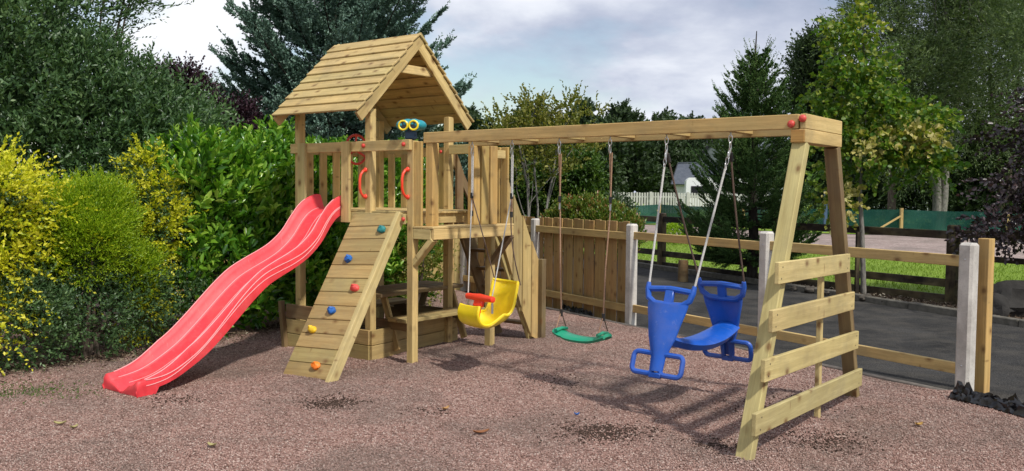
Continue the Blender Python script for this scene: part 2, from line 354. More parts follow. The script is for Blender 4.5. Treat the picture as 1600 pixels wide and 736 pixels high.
def conc_post():
    b = NB('concrete_post'); o = b.n('TexCoord').outputs['Object']; n_ = b.noise(o, 3.2, 6, .7); sp = b.voro(o, 70)
    c = b.mix(b.ramp(n_, [(.35, 0.), (.68, 1.)]), (.40, .375, .34), (.68, .65, .59)); c = b.mix(b.ramp(sp, [(.08, .8), (.16, 0.)]), c, (.16, .15, .14))
    b.bump(b.noise(o, 60, 5, .7), .45, .008); return b.base(c, .9, .2)
M['post'] = conc_post()
def edging(name, pts, w, z0, z1, mat):
    m = MB()
    for (a, c) in zip(pts[:-1], pts[1:]):
        L_ = math.dist(a, c); k = max(1, round(L_/.9))
        for i in range(k):
            p = [a[j]+(c[j]-a[j])*(i+.006)/k for j in (0, 1)]; q = [a[j]+(c[j]-a[j])*(i+.994)/k for j in (0, 1)]
            dz = random.uniform(-.006, .006); m.board((p[0], p[1], (z0+z1)/2+dz), (q[0], q[1], (z0+z1)/2+random.uniform(-.006, .006)), w, z1-z0, ch=.01)
    o = m.build(name, mat); tag(o, kind='structure'); return o
edging('kerb', [fl(-3.5, -.10), fl(-2, -.10), fl(8.5, -.10)], .05, -.1, .016, simple('dirty_concrete_edging', (.17, .15, .13), .9, .2, .3, 9, 0, .6))
edging('kerb', K1, .12, -.1, .07, simple('mossy_kerb_stone', (.13, .12, .10), .9, .2, .35, 9, 0, .7))

# gravel chips lying on the yard (one uncountable mass)
def chips(name, n, region, size, mat, cols=None, lift=0.):
    P = []
    while len(P) < n:
        x, y = region()
        if (x-FA[0])*FN[0]+(y-FA[1])*FN[1] > -.14: continue
        P.append((x, y))
    P = np.array(P); n = len(P); Z = np.array([hgt(x, y) for x, y in P])
    base = np.array([(1, 0, 0), (-1, 0, 0), (0, 1, 0), (0, -1, 0), (0, 0, 1), (0, 0, -1)], float)
    S = RNG.uniform(*size, (n, 1, 1))*RNG.uniform(.55, 1.25, (n, 6, 1))*np.array([1, .8, .6])
    V = base[None]*S
    a = RNG.uniform(0, 6.28, n); bt = RNG.uniform(-.7, .7, n)
    ca, sa = np.cos(a), np.sin(a); cb_, sb = np.cos(bt), np.sin(bt)
    Rz = np.zeros((n, 3, 3)); Rz[:, 0, 0] = ca; Rz[:, 0, 1] = -sa; Rz[:, 1, 0] = sa; Rz[:, 1, 1] = ca; Rz[:, 2, 2] = 1
    Rx = np.zeros((n, 3, 3)); Rx[:, 0, 0] = 1; Rx[:, 1, 1] = cb_; Rx[:, 1, 2] = -sb; Rx[:, 2, 1] = sb; Rx[:, 2, 2] = cb_
    V = np.einsum('nij,nkj->nki', np.einsum('nij,njk->nik', Rz, Rx), V); V[:, :, 0] += P[:, :1]; V[:, :, 1] += P[:, 1:]; V[:, :, 2] += (Z+lift)[:, None]
    F = np.array([(0, 2, 4), (2, 1, 4), (1, 3, 4), (3, 0, 4), (2, 0, 5), (1, 2, 5), (3, 1, 5), (0, 3, 5)])
    F = (F[None]+6*np.arange(n)[:, None, None]).reshape(-1, 3)
    o = fastmesh(name, V.reshape(-1, 3), F, mat, {'rnd': np.repeat(RNG.random(n), 6)}); return o
def fastmesh(name, V, F, mat, attrs, parent=None):
    me = bpy.data.meshes.new(name); k = F.shape[1]
    me.vertices.add(len(V)); me.vertices.foreach_set('co', np.ascontiguousarray(V, np.float32).ravel())
    me.loops.add(F.size); me.loops.foreach_set('vertex_index', np.ascontiguousarray(F, np.int32).ravel())
    me.polygons.add(len(F)); me.polygons.foreach_set('loop_start', np.arange(0, F.size, k, dtype=np.int32)); me.polygons.foreach_set('loop_total', np.full(len(F), k, np.int32))
    me.materials.append(mat)
    for a, d in attrs.items(): t = me.attributes.new(a, 'FLOAT', 'POINT'); t.data.foreach_set('value', np.asarray(d, np.float32))
    me.update(calc_edges=True); me.validate(); o = bpy.data.objects.new(name, me); COL.objects.link(o)
    if parent is not None: o.parent = parent
    return o
b = NB('gravel_chips'); M['chips'] = b.base(b.mix(b.math('MULTIPLY', b.ramp(b.noise(b.n('TexCoord').outputs['Object'], .8, 5, .62, .4), [(.44, 0.), (.64, 1.)]), .45), b.ramp(b.attr('rnd'), GCOL), (.13, .118, .10)), .9, .25)
def reg_near():
    y = 4.4+(random.random()**1.6)*6.5; hw = .60*y+.4; return random.uniform(-hw, hw), y
tag(chips('gravel', 230000, reg_near, (.0038, .0098), M['chips'], lift=.003), 'loose pink and grey gravel chips covering the play area', 'gravel', kind='stuff')
soil_m = simple('damp_soil', (.055, .035, .026), .9, .2, .4, 30)
SOIL = [(-1.35, 6.55, .13, 260), (.62, 5.75, .16, 420), (1.30, 5.5, .10, 90), (2.05, 5.6, .16, 200), (-2.5, 6.6, .12, 70), (-.6, 6.3, .1, 30), (2.0, 6.6, .3, 120), (.3, 7.4, .2, 60)]
def reg_soil():
    s_ = random.choices(SOIL, [q[3] for q in SOIL])[0]; return random.gauss(s_[0], s_[2]), random.gauss(s_[1], s_[2]*.8)
tag(chips('dark_soil', 2600, reg_soil, (.004, .013), soil_m, lift=.005), 'crumbs of dark damp soil scattered in patches on the gravel', 'soil', kind='stuff')

# ------------------------------------------------------------------ the climbing frame (tower, slide, climbing wall, stairs, swing beam, end frame)
PO = vec((-.904, 7.99, 0)); PT = R(-37.683); RU = vec((math.cos(PT), math.sin(PT), 0)); RV = vec((-math.sin(PT), math.cos(PT), 0))
def lw(u, v, z=0): p = PO+RU*u+RV*v; return (float(p[0]), float(p[1]), float(z))
root = empty('climbing_frame', tuple(PO), PT, 'pine climbing frame with roofed tower, red slide, climbing wall and long swing beam', 'climbing frame')
def P(name, m, mat, parent=None, smooth=False): return m.build(name, mat, parent or root, smooth=smooth)
def bd(name, mat, *a, parent=None, **k): m = MB(); m.board(*a, **k); return P(name, m, mat, parent)
def cap(pos, d, parent=None, r=.021):
    m = MB(); m.ball(pos, (r, r, r*.75), 10, Z=d); return P('bolt_cap', m, M['redcap'], parent, True)
W_ = M['wood']; PS = .075
U1, U2, V1, V2 = -1.585, -.553, 0, 1.1
# roof posts and short posts
for u, v, z in ((U1, V1, 2.36), (U2, V1, 2.36), (U2, V2, 2.36), (U1, V2, 2.36), (0, 0, 2.045), (0, 1.12, 2.045)):
    bd('post', W_, (u, v, -.12), (u, v, z), PS, PS, up=(0, 1, 0), rn=.3)
# floor frame and deck
for (p, q) in (((-1.64, -.06, 1.335), (.0-.0375-.0, -.06, 1.335)), ((-1.64, 1.16, 1.335), (.0-.04, 1.16, 1.335)), ((-1.645, -.03, 1.335), (-1.645, 1.13, 1.335)), ((-.06, .04, 1.335), (-.06, 1.08, 1.335))):
    bd('floor_joist', W_, p, q, .040, .095)
m = MB()
for i in range(9):
    v = -.02+i*.125+.06; m.board((-1.62, v, 1.392), (-.01, v, 1.392), .12, .022)
P('floor', m, W_)
# front top rail (slide and wall side), other rails
rf = bd('rail', W_, (-1.64, -.062, 2.005), (.035, -.062, 2.005), .042, .095)
cap((-1.668, -.062, 2.005), (-1, 0, 0)); cap((-.555, -.092, 2.01), (0, -1, 0)); cap((-.03, -.092, 2.01), (0, -1, 0)); cap((-.03, -.092, 1.335), (0, -1, 0)); cap((-1.668, -.062, 1.31), (-1, 0, 0))
bd('rail', W_, (-1.645, -.035, 2.005), (-1.645, 1.13, 2.005), .040, .095)
bd('rail', W_, (-1.62, 1.16, 2.005), (U2, 1.16, 2.005), .040, .095)
bd('rail', W_, (-.50, 1.06, 2.02), (-.04, 1.06, 2.02), .040, .095)
cap((-.60, 1.03, 2.0), (0, -1, 0), r=.018)
# boards over the slide opening
for u in (-1.435, -.79): bd('opening_board', W_, (u, -.097, 1.285), (u, -.097, 2.055), .028, .115, up=(1, 0, 0))
# slat panels
def slats(us, fixed, axis, z0=1.385, z1=1.955, w=.095, t=.022, mat=None):
    m = MB()
    for a in us:
        p = (a, fixed, z0) if axis == 'u' else (fixed, a, z0); q = p[:2]+(z1,)
        m.board(p, q, t, w, up=(1, 0, 0) if axis == 'u' else (0, 1, 0))
    return P('slat_panel', m, mat or W_)
slats([.14, .32, .50, .68, .86], -1.612, 'v', 1.29, 1.99); slats([-1.42, -1.22, -1.02, -.80, -.66], 1.128, 'u', 1.29, 1.99)
# extension deck beyond the short posts
bd('floor_joist', W_, (.275, -.03, 1.205), (.275, 1.13, 1.205), .035, .095, rn=.25)
bd('floor_joist', W_, (.04, -.02, 1.205), (.256, -.02, 1.205), .035, .095); bd('floor_joist', W_, (.04, 1.12, 1.205), (.256, 1.12, 1.205), .035, .095)
m = MB(); m.board((.10, -.04, 1.265), (.10, 1.14, 1.265), .115, .022); m.board((.225, -.04, 1.265), (.225, 1.14, 1.265), .125, .022); P('extension_floor', m, W_)
bd('post', M['wood_warm'], (.198, .045, 1.276), (.198, .045, 2.02), .085, .085, up=(0, 1, 0), rn=.3)
bd('post', M['wood_warm'], (.198, .625, 1.276), (.198, .625, 2.02), .085, .085, up=(0, 1, 0), rn=.3)
slats([.082], -.012, 'u', 1.276, 2.035, .095, .026, M['wood_warm'])
slats([.735, .87], .235, 'v', 1.276, 2.03, .105, .026, M['wood_warm'])
slats([.10, .20], 1.10, 'u', 1.276, 2.03, .085, .026, M['wood_warm'])
bd('rail', W_, (.205, .68, 1.955), (.205, 1.08, 1.955), .035, .08)
# braces
bd('brace', W_, (.028, .0, .93), (.262, .0, 1.165), .055, .07, up=(0, 1, 0)); bd('brace', M['wood_brown'], (.028, 1.12, .88), (.262, 1.12, 1.16), .055, .07, up=(0, 1, 0))
# roof
ov0, ov1 = -1.70, -.455
apex = (.55, 3.115); sl = .79
roof = MB()
for sgn in (-1, 1):
    d = vec((0, sgn*.7071, -.7071)); nn = vec((0, sgn*.7071, .7071))
    for k in range(9):
        t = .065+k*.126; c = vec((0, apex[0], apex[1]))+d*t+nn*(.018)
        tilt = nrm(nn+d*-.13)   # each board laps the one below
        roof.board(vec((ov0+.02*random.random(), 0, 0))+c*vec((0, 1, 1)), vec((ov1-.004*random.random()+.02, 0, 0))+c*vec((0, 1, 1)), .142, .020, up=tuple(tilt))
ro = P('roof', roof, M['wood_roof'])
for u in (ov1-.018, ov0+.03):
    for sgn in (-1, 1):
        d = vec((0, sgn*.7071, -.7071)); nn = vec((0, sgn*.7071, .7071)); a = vec((u, apex[0], apex[1]))-nn*.05+d*(-.05 if sgn < 0 else .0); e = vec((u, apex[0], apex[1]))-nn*.05+d*1.15
        bd('barge_board', W_, a, e, .032 if sgn < 0 else .030, .10, up=tuple(nn), parent=ro)
    bd('collar_tie', W_, (u-.034, .24, 2.775), (u-.034, .86, 2.775), .03, .085, parent=ro)
for v in (-.13, 1.22): cap((ov1+.004, v+(.03 if v < 0 else -.03), 2.405), (1, 0, 0), ro)
# grab handles
for u in (U2-.02, -.02):
    m = MB(); pts = [(u, -.04, 1.785), (u, -.075, 1.78), (u, -.105, 1.745), (u, -.118, 1.70), (u, -.118, 1.62), (u, -.105, 1.575), (u, -.075, 1.54), (u, -.04, 1.535)]
    if u < -.1: pts = [(a, c, z-.005) for a, c, z in pts]
    m.tube(pts, .0125, 10)
    for z in (1.785, 1.535): m.ball((u, -.048, z), (.024, .024, .014), 10, Z=(0, 1, 0))
    P('grab_handle', m, M['redbar'], smooth=True)
# steering wheel on the left rail
m = MB(); wc = vec((-1.56, .71, 2.03)); wr = .155
m.tube([wc+vec((.03, wr*math.cos(t), wr*math.sin(t))) for t in np.linspace(0, 2*math.pi, 28)[:-1]], .014, 8, closed=True)
for t in (R(90), R(210), R(330)): m.tube([wc, wc+vec((.02, wr*.5*math.cos(t), wr*.5*math.sin(t))), wc+vec((.03, wr*math.cos(t), wr*math.sin(t)))], .013, 8)
m.ball(wc, .035); m.tube([wc, wc-vec((.07, 0, 0))], .02, 8); P('steering_wheel', m, M['redcap'], smooth=True)
# toy binoculars on the rail
bn = vec((-.005, -.02, 2.180)); fwd = nrm((.46, -.88, -.03)); sd_ = nrm(np.cross(fwd, (0, 0, 1)))
m = MB()
for s_ in (-1, 1):
    c = bn+sd_*s_*.048
    m.tube([c+fwd*.075, c+fwd*.07, c+fwd*.02, c-fwd*.05, c-fwd*.11, c-fwd*.12], [.047, .051, .052, .046, .034, .026], 16)
for q_ in (-.075, -.03, .03, .075): m.ball(bn+sd_*q_+vec((0, 0, .022-abs(q_)*.25))-fwd*.01, (.062, .10, .048), 14, X=tuple(sd_))
bino = P('toy_binoculars', m, M['teal'], smooth=True)
for s_ in (-1, 1):
    c = bn+sd_*s_*.048+fwd*.085; A = sd_; B = np.cross(fwd, A)
    m = MB(); m.tube([c+A*.040*math.cos(t)+B*.040*math.sin(t) for t in np.linspace(0, 2*math.pi, 22)[:-1]], .009, 8, closed=True); P('lens_rim', m, M['yellow'], bino, True)
    m = MB(); m.tube([c-fwd*.006, c-fwd*.001], .037, 18); P('lens', m, M['glass_dark'], bino, True)
m = MB(); m.board(bn+vec((0, .0, -.02)), bn+vec((0, 0, -.125)), .10, .07, up=tuple(fwd), ch=.012); m.ball(bn+vec((0, 0, -.035)), (.07, .05, .03), 12, X=tuple(sd_)); P('binocular_mount', m, M['navy'], bino, True)

# climbing wall
wt = vec((-.375, -.085, 1.375)); wb = vec((-.27, -1.0, .0)); we = wb-wt; wl = np.linalg.norm(we); wd = we/wl; wn = nrm(np.cross((1, 0, 0), we)); wn = wn if wn[2] > 0 else -wn; wx = nrm(np.cross(wn, wd)); wx = wx if wx[0] > 0 else -wx
def wp(s_, t, n_=0): return wt+wd*wl*t+wx*s_+wn*n_
m = MB(); nb = 12
for i in range(nb):
    a = (i+.5)/nb; m.board(wp(-.30, a, .0), wp(.245, a, .0), wl/nb-.004, .022, up=tuple(wn), ch=.005)
wall = P('climbing_wall', m, M['wood_wall'])
bd('side_timber', M['wood_pale'], wp(.275, -.005, -.03), wp(.275, 1.02, -.03), .05, .095, up=tuple(wn), parent=wall)
bd('side_timber', M['wood_pale'], wp(-.27, -.0, -.062), wp(-.27, 1.0, -.062), .05, .095, up=tuple(wn), parent=wall)
for nm, (u, t), mat in (('teal', (-.19, .114), 'hold_teal'), ('blue', (-.44, .299), 'hold_blue'), ('red', (-.18, .479), 'hold_red'), ('blue', (-.33, .616), 'hold_blue'), ('yellow', (-.46, .733), 'hold_yellow'), ('orange', (-.20, .932), 'hold_orange')):
    s_ = (u-(wt[0]+(wb[0]-wt[0])*t)); c = wp(s_, t, .022); m = MB()
    m.ball(c, (.046, .036, .034), 12, sq=.35, X=tuple(wx), Z=tuple(wn)); m.ball(c+wx*random.uniform(-.014, .014)-wd*.012, (.030, .022, .042), 10, sq=.3, X=tuple(wx), Z=tuple(wn))
    h = P('climbing_hold', m, M[mat], wall, True); h['label'] = nm+' moulded climbing hold'

# slide
pv = [.03, -.10, -.22, -.38, -.54, -.70, -.86, -1.02, -1.18, -1.34, -1.50, -1.66, -1.82, -1.98, -2.12, -2.24]
pz = [1.405, 1.385, 1.31, 1.125, 1.00, .92, .855, .78, .665, .53, .395, .275, .185, .115, .085, .075]
def sm(xs, ys, x):  # catmull
    i = max(0, min(len(xs)-2, next((k for k in range(len(xs)-1) if (xs[k+1]-x)*(xs[k]-x) <= 0), len(xs)-2))); t = (x-xs[i])/(xs[i+1]-xs[i])
    p0, p1, p2, p3 = ys[max(i-1, 0)], ys[i], ys[i+1], ys[min(i+2, len(ys)-1)]
    return .5*((2*p1)+(-p0+p2)*t+(2*p0-5*p1+4*p2-p3)*t*t+(-p0+3*p1-3*p2+p3)*t**3)
prof = [(-.245, -.035), (-.25, .0), (-.25, .085), (-.244, .105), (-.228, .113), (-.212, .105), (-.195, .07), (-.172, .022), (-.162, .014), (-.155, .018), (-.148, .008), (-.10, .0), (0, -.004), (.10, .0), (.148, .008), (.155, .018), (.162, .014), (.172, .022), (.195, .07), (.212, .105), (.228, .113), (.244, .105), (.25, .085), (.25, 0), (.245, -.035)]
VV = np.linspace(.03, -2.24, 76); G = []
for v in VV:
    z = sm(pv, pz, v); dz = (sm(pv, pz, max(v-.01, -2.239))-sm(pv, pz, min(v+.01, .029))); dv = max(v-.01, -2.239)-min(v+.01, .029)
    tv = nrm((0, dv, dz)); n_ = vec((0, -tv[2], tv[1])); n_ = n_ if n_[2] > 0 else -n_
    uc = -1.10+(-v/2.25)*.165; sh = 1.0
    hf = (1+.35*max(0, 1-abs(v+.02)/.22))*(1-.55*min(1, max(0, (-v-1.75)/.45))); row = []   # higher lips at the top
    for a, h in prof:
        w = .90+.10*min(1, (-v+.05)/.8)
        hh = h*(hf if h > .03 else 1)
        q_ = vec((uc+a*w, v, z))+n_*hh
        if v < -2.10 and h < 0: q_[2] = .004
        row.append(q_)
    G.append(row)
m = MB(); m.sheet(G, .012)
# turned-down outlet lip
row = G[-1]; lip = []
for dv_, kz in ((0, 1), (-.022, .97), (-.034, .80), (-.036, .5), (-.030, .05)):
    lip.append([vec((p[0], p[1]+dv_, max(.003, p[2]*kz))) for p in row])
m.sheet(lip, .012)
slide = P('slide', m, M['red'], smooth=True)
m = MB()
def along(a, h, v0=-.05, v1=-2.2, da=0):
    pts = []
    for v in np.linspace(v0, v1, 60):
        z = sm(pv, pz, v); dz = (sm(pv, pz, max(v-.01, -2.239))-sm(pv, pz, min(v+.01, .029))); dv = max(v-.01, -2.239)-min(v+.01, .029)
        tv = nrm((0, dv, dz)); n_ = vec((0, -tv[2], tv[1])); n_ = n_ if n_[2] > 0 else -n_; w = .90+.10*min(1, (-v+.05)/.8)
        pts.append(vec((-1.10+(-v/2.25)*.165+a*w, v, z))+n_*(h(v) if callable(h) else h))
    return pts
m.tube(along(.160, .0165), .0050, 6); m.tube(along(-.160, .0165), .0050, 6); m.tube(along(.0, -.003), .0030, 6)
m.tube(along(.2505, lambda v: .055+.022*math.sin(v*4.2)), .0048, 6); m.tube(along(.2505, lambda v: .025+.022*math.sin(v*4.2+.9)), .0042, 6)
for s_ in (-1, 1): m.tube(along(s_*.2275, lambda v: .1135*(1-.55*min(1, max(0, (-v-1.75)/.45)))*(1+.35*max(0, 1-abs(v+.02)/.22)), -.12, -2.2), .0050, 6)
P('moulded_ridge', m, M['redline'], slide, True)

# stairs at the back
for u in (-.06, -.53):
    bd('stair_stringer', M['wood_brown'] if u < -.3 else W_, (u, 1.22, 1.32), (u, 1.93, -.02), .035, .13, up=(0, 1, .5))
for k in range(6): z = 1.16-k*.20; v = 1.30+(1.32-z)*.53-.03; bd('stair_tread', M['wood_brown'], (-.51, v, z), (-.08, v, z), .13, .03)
m = MB()
for i, (va, vb, za, zb, ba, bb) in enumerate(((1.235, 1.345, 2.02, 1.86, 1.22, 1.06), (1.36, 1.50, 1.83, 1.55, 1.02, .72), (1.515, 1.665, 1.56, 1.31, .68, .36), (1.68, 1.83, 1.34, 1.05, .32, .06), (1.845, 1.96, 1.06, .86, .03, -.02))):
    m.prism([(-.035, va, ba), (-.035, vb, bb), (-.035, vb, zb), (-.035, va, za)], (.03, 0, 0), (0, 0, 1))
P('stair_side_panel', m, M['wood_rail'])
m = MB()
for va, vb, za, zb, ba, bb in ((1.26, 1.36, 1.98, 1.80, 1.22, 1.06), (1.50, 1.60, 1.58, 1.38, .85, .66)):
    m.prism([(-.60, va, ba), (-.60, vb, bb), (-.60, vb, zb), (-.60, va, za)], (.03, 0, 0), (0, 0, 1))
m.board((-.615, 1.20, 2.0), (-.615, 1.90, .98), .03, .09); P('stair_side_panel', m, M['wood_brown'])
bd('post', wood('dark_weathered_post', (.17, .105, .06), (.10, .065, .04)), (.01, 2.0, -.05), (.01, 2.0, .86), .075, .075, up=(0, 1, 0))

# swing beam: two timbers and cross pieces
LU = 3.555
def vf(u): return .02+(u-.15)/(3.5-.15)*(-.085)
def vr(u): return .64+(u-.15)/(3.5-.15)*(-.020)
bm = MB(); bm.board((.13, vf(.13), 2.068), (LU, vf(LU), 2.068), .045, .095, rn=.25); beam = P('swing_beam', bm, M['wood_rail'])
bm = MB(); bm.board((.13, vr(.13), 2.068), (LU, vr(LU), 2.068), .045, .095, rn=.1); P('swing_beam', bm, M['wood_rail'])
HOOKS = [.49, .94, 1.435, 1.925, 2.425, 2.94]
for u in HOOKS: bd('beam_cross_piece', M['wood_rail'], (u, vf(u)+.025, 2.062), (u, vr(u)-.025, 2.062), .05, .045)
eu = 3.585
bd('end_block', W_, (eu, -.085, 2.068), (eu, .655, 2.068), .04, .097, rn=.3); 
bd('end_block', W_, (3.555, -.088, 1.974), (3.555, .658, 1.974), .10, .088, rn=.27)
cap((3.585, -.095, 2.085), (0, -1, 0), r=.026); cap((3.51, -.095, 2.052), (0, -1, 0), r=.026)
bd('end_grain_pad', wood('orange_end_grain', (.62, .33, .09), (.42, .19, .05)), (3.511, -.094, 1.974), (3.599, -.094, 1.974), .010, .080)
fl_top = .0; m = MB()
def leg(v0, v1, name='leg', mat='wood_pale'):
    m = MB(); m.board((3.555, v1, -.06), (3.555, v0, 1.93), .075, .095, up=(1, 0, 0), rn=.45); m2 = m
    return P(name, m2, M[mat])
leg(-.03, -.875); leg(.60, 1.275, mat='wood_brown')
for (va, za, vb, zb) in ((-.585, 1.115, .815, 1.095), (-.665, .83, .95, .805), (-.77, .545, 1.08, .495), (-.89, .245, 1.20, .19)):
    rb_o = bd('rung_board', M['wood_pale'], (3.625, va, za), (3.625, vb, zb), .030, .135, rn=random.random())
    for t_, k_ in ((.035, 1), (.035, -1), (.965, 1), (.965, -1)):
        m = MB(); m.tube([(3.639, va+(vb-va)*t_+.01*k_, za+(zb-za)*t_+.035*k_), (3.6415, va+(vb-va)*t_+.01*k_, za+(zb-za)*t_+.035*k_)], .0055, 8); P('screw', m, M['screw'], rb_o)
bd('middle_stake', M['wood_pale'], (3.58, .36, -.06), (3.58, .36, 1.02), .035, .045, up=(0, 1, 0))

# ------------------------------------------------------------------ sandbox and picnic table under the deck
sb = lw(-1.05, .55); sbe = empty('sandbox', sb, PT, 'low board sided sandbox around the foot of the tower', 'sandbox')
OFF = (-1.05, .55, 0)
def SB(name, mat, p, q, w, h, par=None, off=OFF, **k): m = MB(); m.board(p, q, w, h, **k); return m.build(name, mat, par or sbe, off)
for z in (.06, .205):
    SB('side_board', M['wood_wall'], (-.455, -.085, z), (-.60, 1.30, z), .03, .14); SB('side_board', M['wood_wall'], (-1.68, -.10, z), (-.475, -.085, z), .03, .14)
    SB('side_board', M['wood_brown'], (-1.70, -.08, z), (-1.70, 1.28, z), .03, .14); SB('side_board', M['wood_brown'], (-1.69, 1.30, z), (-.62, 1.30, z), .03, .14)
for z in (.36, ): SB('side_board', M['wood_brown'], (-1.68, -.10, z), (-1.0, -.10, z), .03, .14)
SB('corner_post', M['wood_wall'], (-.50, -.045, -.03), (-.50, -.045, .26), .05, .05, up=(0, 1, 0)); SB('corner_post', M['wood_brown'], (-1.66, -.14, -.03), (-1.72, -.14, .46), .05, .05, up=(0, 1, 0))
poly = [lw(-1.68, -.07), lw(-.48, -.07), lw(-.62, 1.28), lw(-1.68, 1.28)]
m = MB(); m.prism([(-1.68, -.07, .0), (-.48, -.07, .0), (-.62, 1.28, .0), (-1.68, 1.28, .0)], (0, 0, .05)); m.build('sand', simple('dull_sand', (.20, .14, .11), .95, .1, .3, 20), sbe, OFF)
OFF2 = (-.8, .75, 0)
pte = empty('picnic_table', lw(*OFF2), PT, 'small weathered wooden picnic table with benches standing inside the sandbox', 'picnic table')
def PTB(name, mat, p, q, w, h, **k): m = MB(); m.board(p, q, w, h, **k); return m.build(name, mat, pte, OFF2)
m = MB()
for u in (-.56, -.70, -.84, -.98): m.board((u, .08, .585), (u-.03, 1.32, .585), .13, .035)
m.build('table_top', M['wood_brown'], pte, OFF2)
for u in (-.30, -1.36):
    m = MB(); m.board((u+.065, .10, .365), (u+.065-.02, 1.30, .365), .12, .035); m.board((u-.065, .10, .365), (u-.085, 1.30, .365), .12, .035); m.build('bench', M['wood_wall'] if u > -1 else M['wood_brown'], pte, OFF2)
for v in (.20, 1.18):
    PTB('cross_bar', M['wood_brown'], (-1.42, v, .30), (-.20, v, .30), .035, .09); PTB('leg', M['wood_rail'], (-.62, v+.036, .565), (-.42, v+.036, .05), .032, .075, up=(1, 0, 0)); PTB('leg', M['wood_brown'], (-.96, v+.036, .565), (-1.16, v+.036, .05), .032, .075, up=(1, 0, 0))

# ------------------------------------------------------------------ swings
def carabiner(m, u, v, z):
    t = np.linspace(0, 2*math.pi, 17)[:-1]
    m.tube([(u, v, z), (u, v, z-.03)], .006, 8)
    m.tube([(u+.014*math.cos(a), v, z-.05+.026*math.sin(a)) for a in t], .0042, 6, closed=True)
    m.tube([(u, v+.014*math.cos(a), z-.105+.034*math.sin(a)) for a in t], .0042, 6, closed=True)
def rope(pts, r=.0055, n=14, sag=.0, sagd=(1, 0, 0)):
    out_ = []; pts = [vec(p) for p in pts]
    for a, b_ in zip(pts[:-1], pts[1:]):
        for t in np.linspace(0, 1, n)[:-1]: out_.append(a+(b_-a)*t+vec(sagd)*sag*math.sin(math.pi*t))
    return out_+[pts[-1]]
ZB = 2.04; VH = .25
# yellow toddler seat
OY = (.72, .22, 0); ye = empty('toddler_swing', lw(*OY), PT, 'yellow high back toddler swing seat with red T bar, hanging beside the tower', 'swing', 'swings hanging from the beam')
tw = R(-12); fy = vec((math.sin(tw), -math.cos(tw), 0)); fx = vec((-fy[1], fy[0], 0)); cy_ = vec((.74, .24, .50))   # fy: facing, fx: width axis
sp_ = [(.245, .095), (.262, .02), (.225, -.055), (.13, -.088), (.02, -.078), (-.07, -.035), (-.115, .05), (-.145, .14), (-.175, .23), (-.195, .29)]   # (forward, up) side profile
G = []; nt_ = 15
for i, t in enumerate(np.linspace(0, 1, 34)):
    k = t*(len(sp_)-1); i0 = min(int(k), len(sp_)-2); fr = k-i0
    a = [sm(list(range(len(sp_))), [q[j] for q in sp_], k) for j in (0, 1)]
    row = []
    w = .15+.045*min(1, t*1.4)
    side = .010+.080*math.exp(-((t-.47)/.13)**2)+.035*max(0, (t-.55)/.45)
    for x in np.linspace(-1, 1, nt_):
        e = abs(x)**3
        # side walls rise along the local normal (up for the base, forward for the back)
        if t < .45: nv = vec((0, 0, 1))
        else: q_ = min(1, (t-.45)/.25); nv = nrm(fy*q_+vec((0, 0, 1))*(1-q_*.8))
        p = cy_+fy*a[0]+vec((0, 0, a[1]))+fx*w*(x*(1-.12*e))+nv*side*e
        if t < .15: p = p+fx*0
        row.append(p)
    G.append(row)
m = MB(); m.sheet([r_[::-1] for r_ in G], .014)
rimL = [r_[0] for r_ in G]; rimR = [r_[-1] for r_ in G]; loop = rimL+G[-1][1:-1]+rimR[::-1]+G[0][1:-1][::-1]; m.tube(loop, .012, 8, closed=True)
m.build('seat', M['yellow'], ye, OY, True)
bar = MB(); bc = cy_+fy*.135+vec((0, 0, .165)); bar.tube([bc-fx*.185, bc-fx*.18, bc-fx*.1, bc, bc+fx*.1, bc+fx*.18, bc+fx*.185], [.016, .027, .030, .036, .030, .027, .016], 12)
st = [(.0, -.01), (.02, -.07), (.035, -.13), (.035, -.20)]
for k in range(3):
    p = bc+fy*st[k][0]+vec((0, 0, st[k][1])); q = bc+fy*st[k+1][0]+vec((0, 0, st[k+1][1])); bar.board(p, q+(q-p)*.1, (.12, .075, .065)[k], .035, up=tuple(fy), ch=.01)
bar.build('safety_bar', M['redbar'], ye, OY, True)
for hk, s_ in ((HOOKS[0], -1), (HOOKS[1], 1)):
    h = MB()
    top = vec((hk, VH, ZB-.13)); mid = vec((hk, VH, 1.55)); carabiner(h, hk, VH, ZB)
    f_ = bc+fx*s_*.17+vec((0, 0, .03)); bk = cy_-fy*.18+fx*s_*.175+vec((0, 0, .27))
    rp = MB(); rp.tube(rope([top, mid]), .0075, 6); rp.tube(rope([top+vec((.012, 0, 0)), mid+vec((.010, 0, 0))]), .006, 6); rp.tube(rope([mid, f_]), .0055, 6); rp.build('rope', M['rope_white'], ye, OY, True)
    rp = MB(); rp.tube(rope([mid, bk], sag=.05, sagd=(-.5*s_, -.5, 0)), .0055, 6); rp.build('rope', M['rope_dark'], ye, OY, True)
    for z in (1.58, 1.42): blk = MB(); blk.tube([(hk, VH, z), (hk, VH, z-.05)], .014, 8); blk.build('rope_clamp', M['black'], ye, OY, True)
    blk = MB(); blk.tube([(hk+.0, VH, 1.54), (hk+.004, VH, 1.40)], .010, 8); blk.build('rope_binding', M['rope_tan'], ye, OY, True)
    h.build('swing_hook', M['steel'], ye, OY, True)
    h = MB(); h.tube([f_-vec((0, 0, .06)), f_-vec((0, 0, .15))], .010, 8); h.build('rope_link', M['steel'], ye, OY, True)
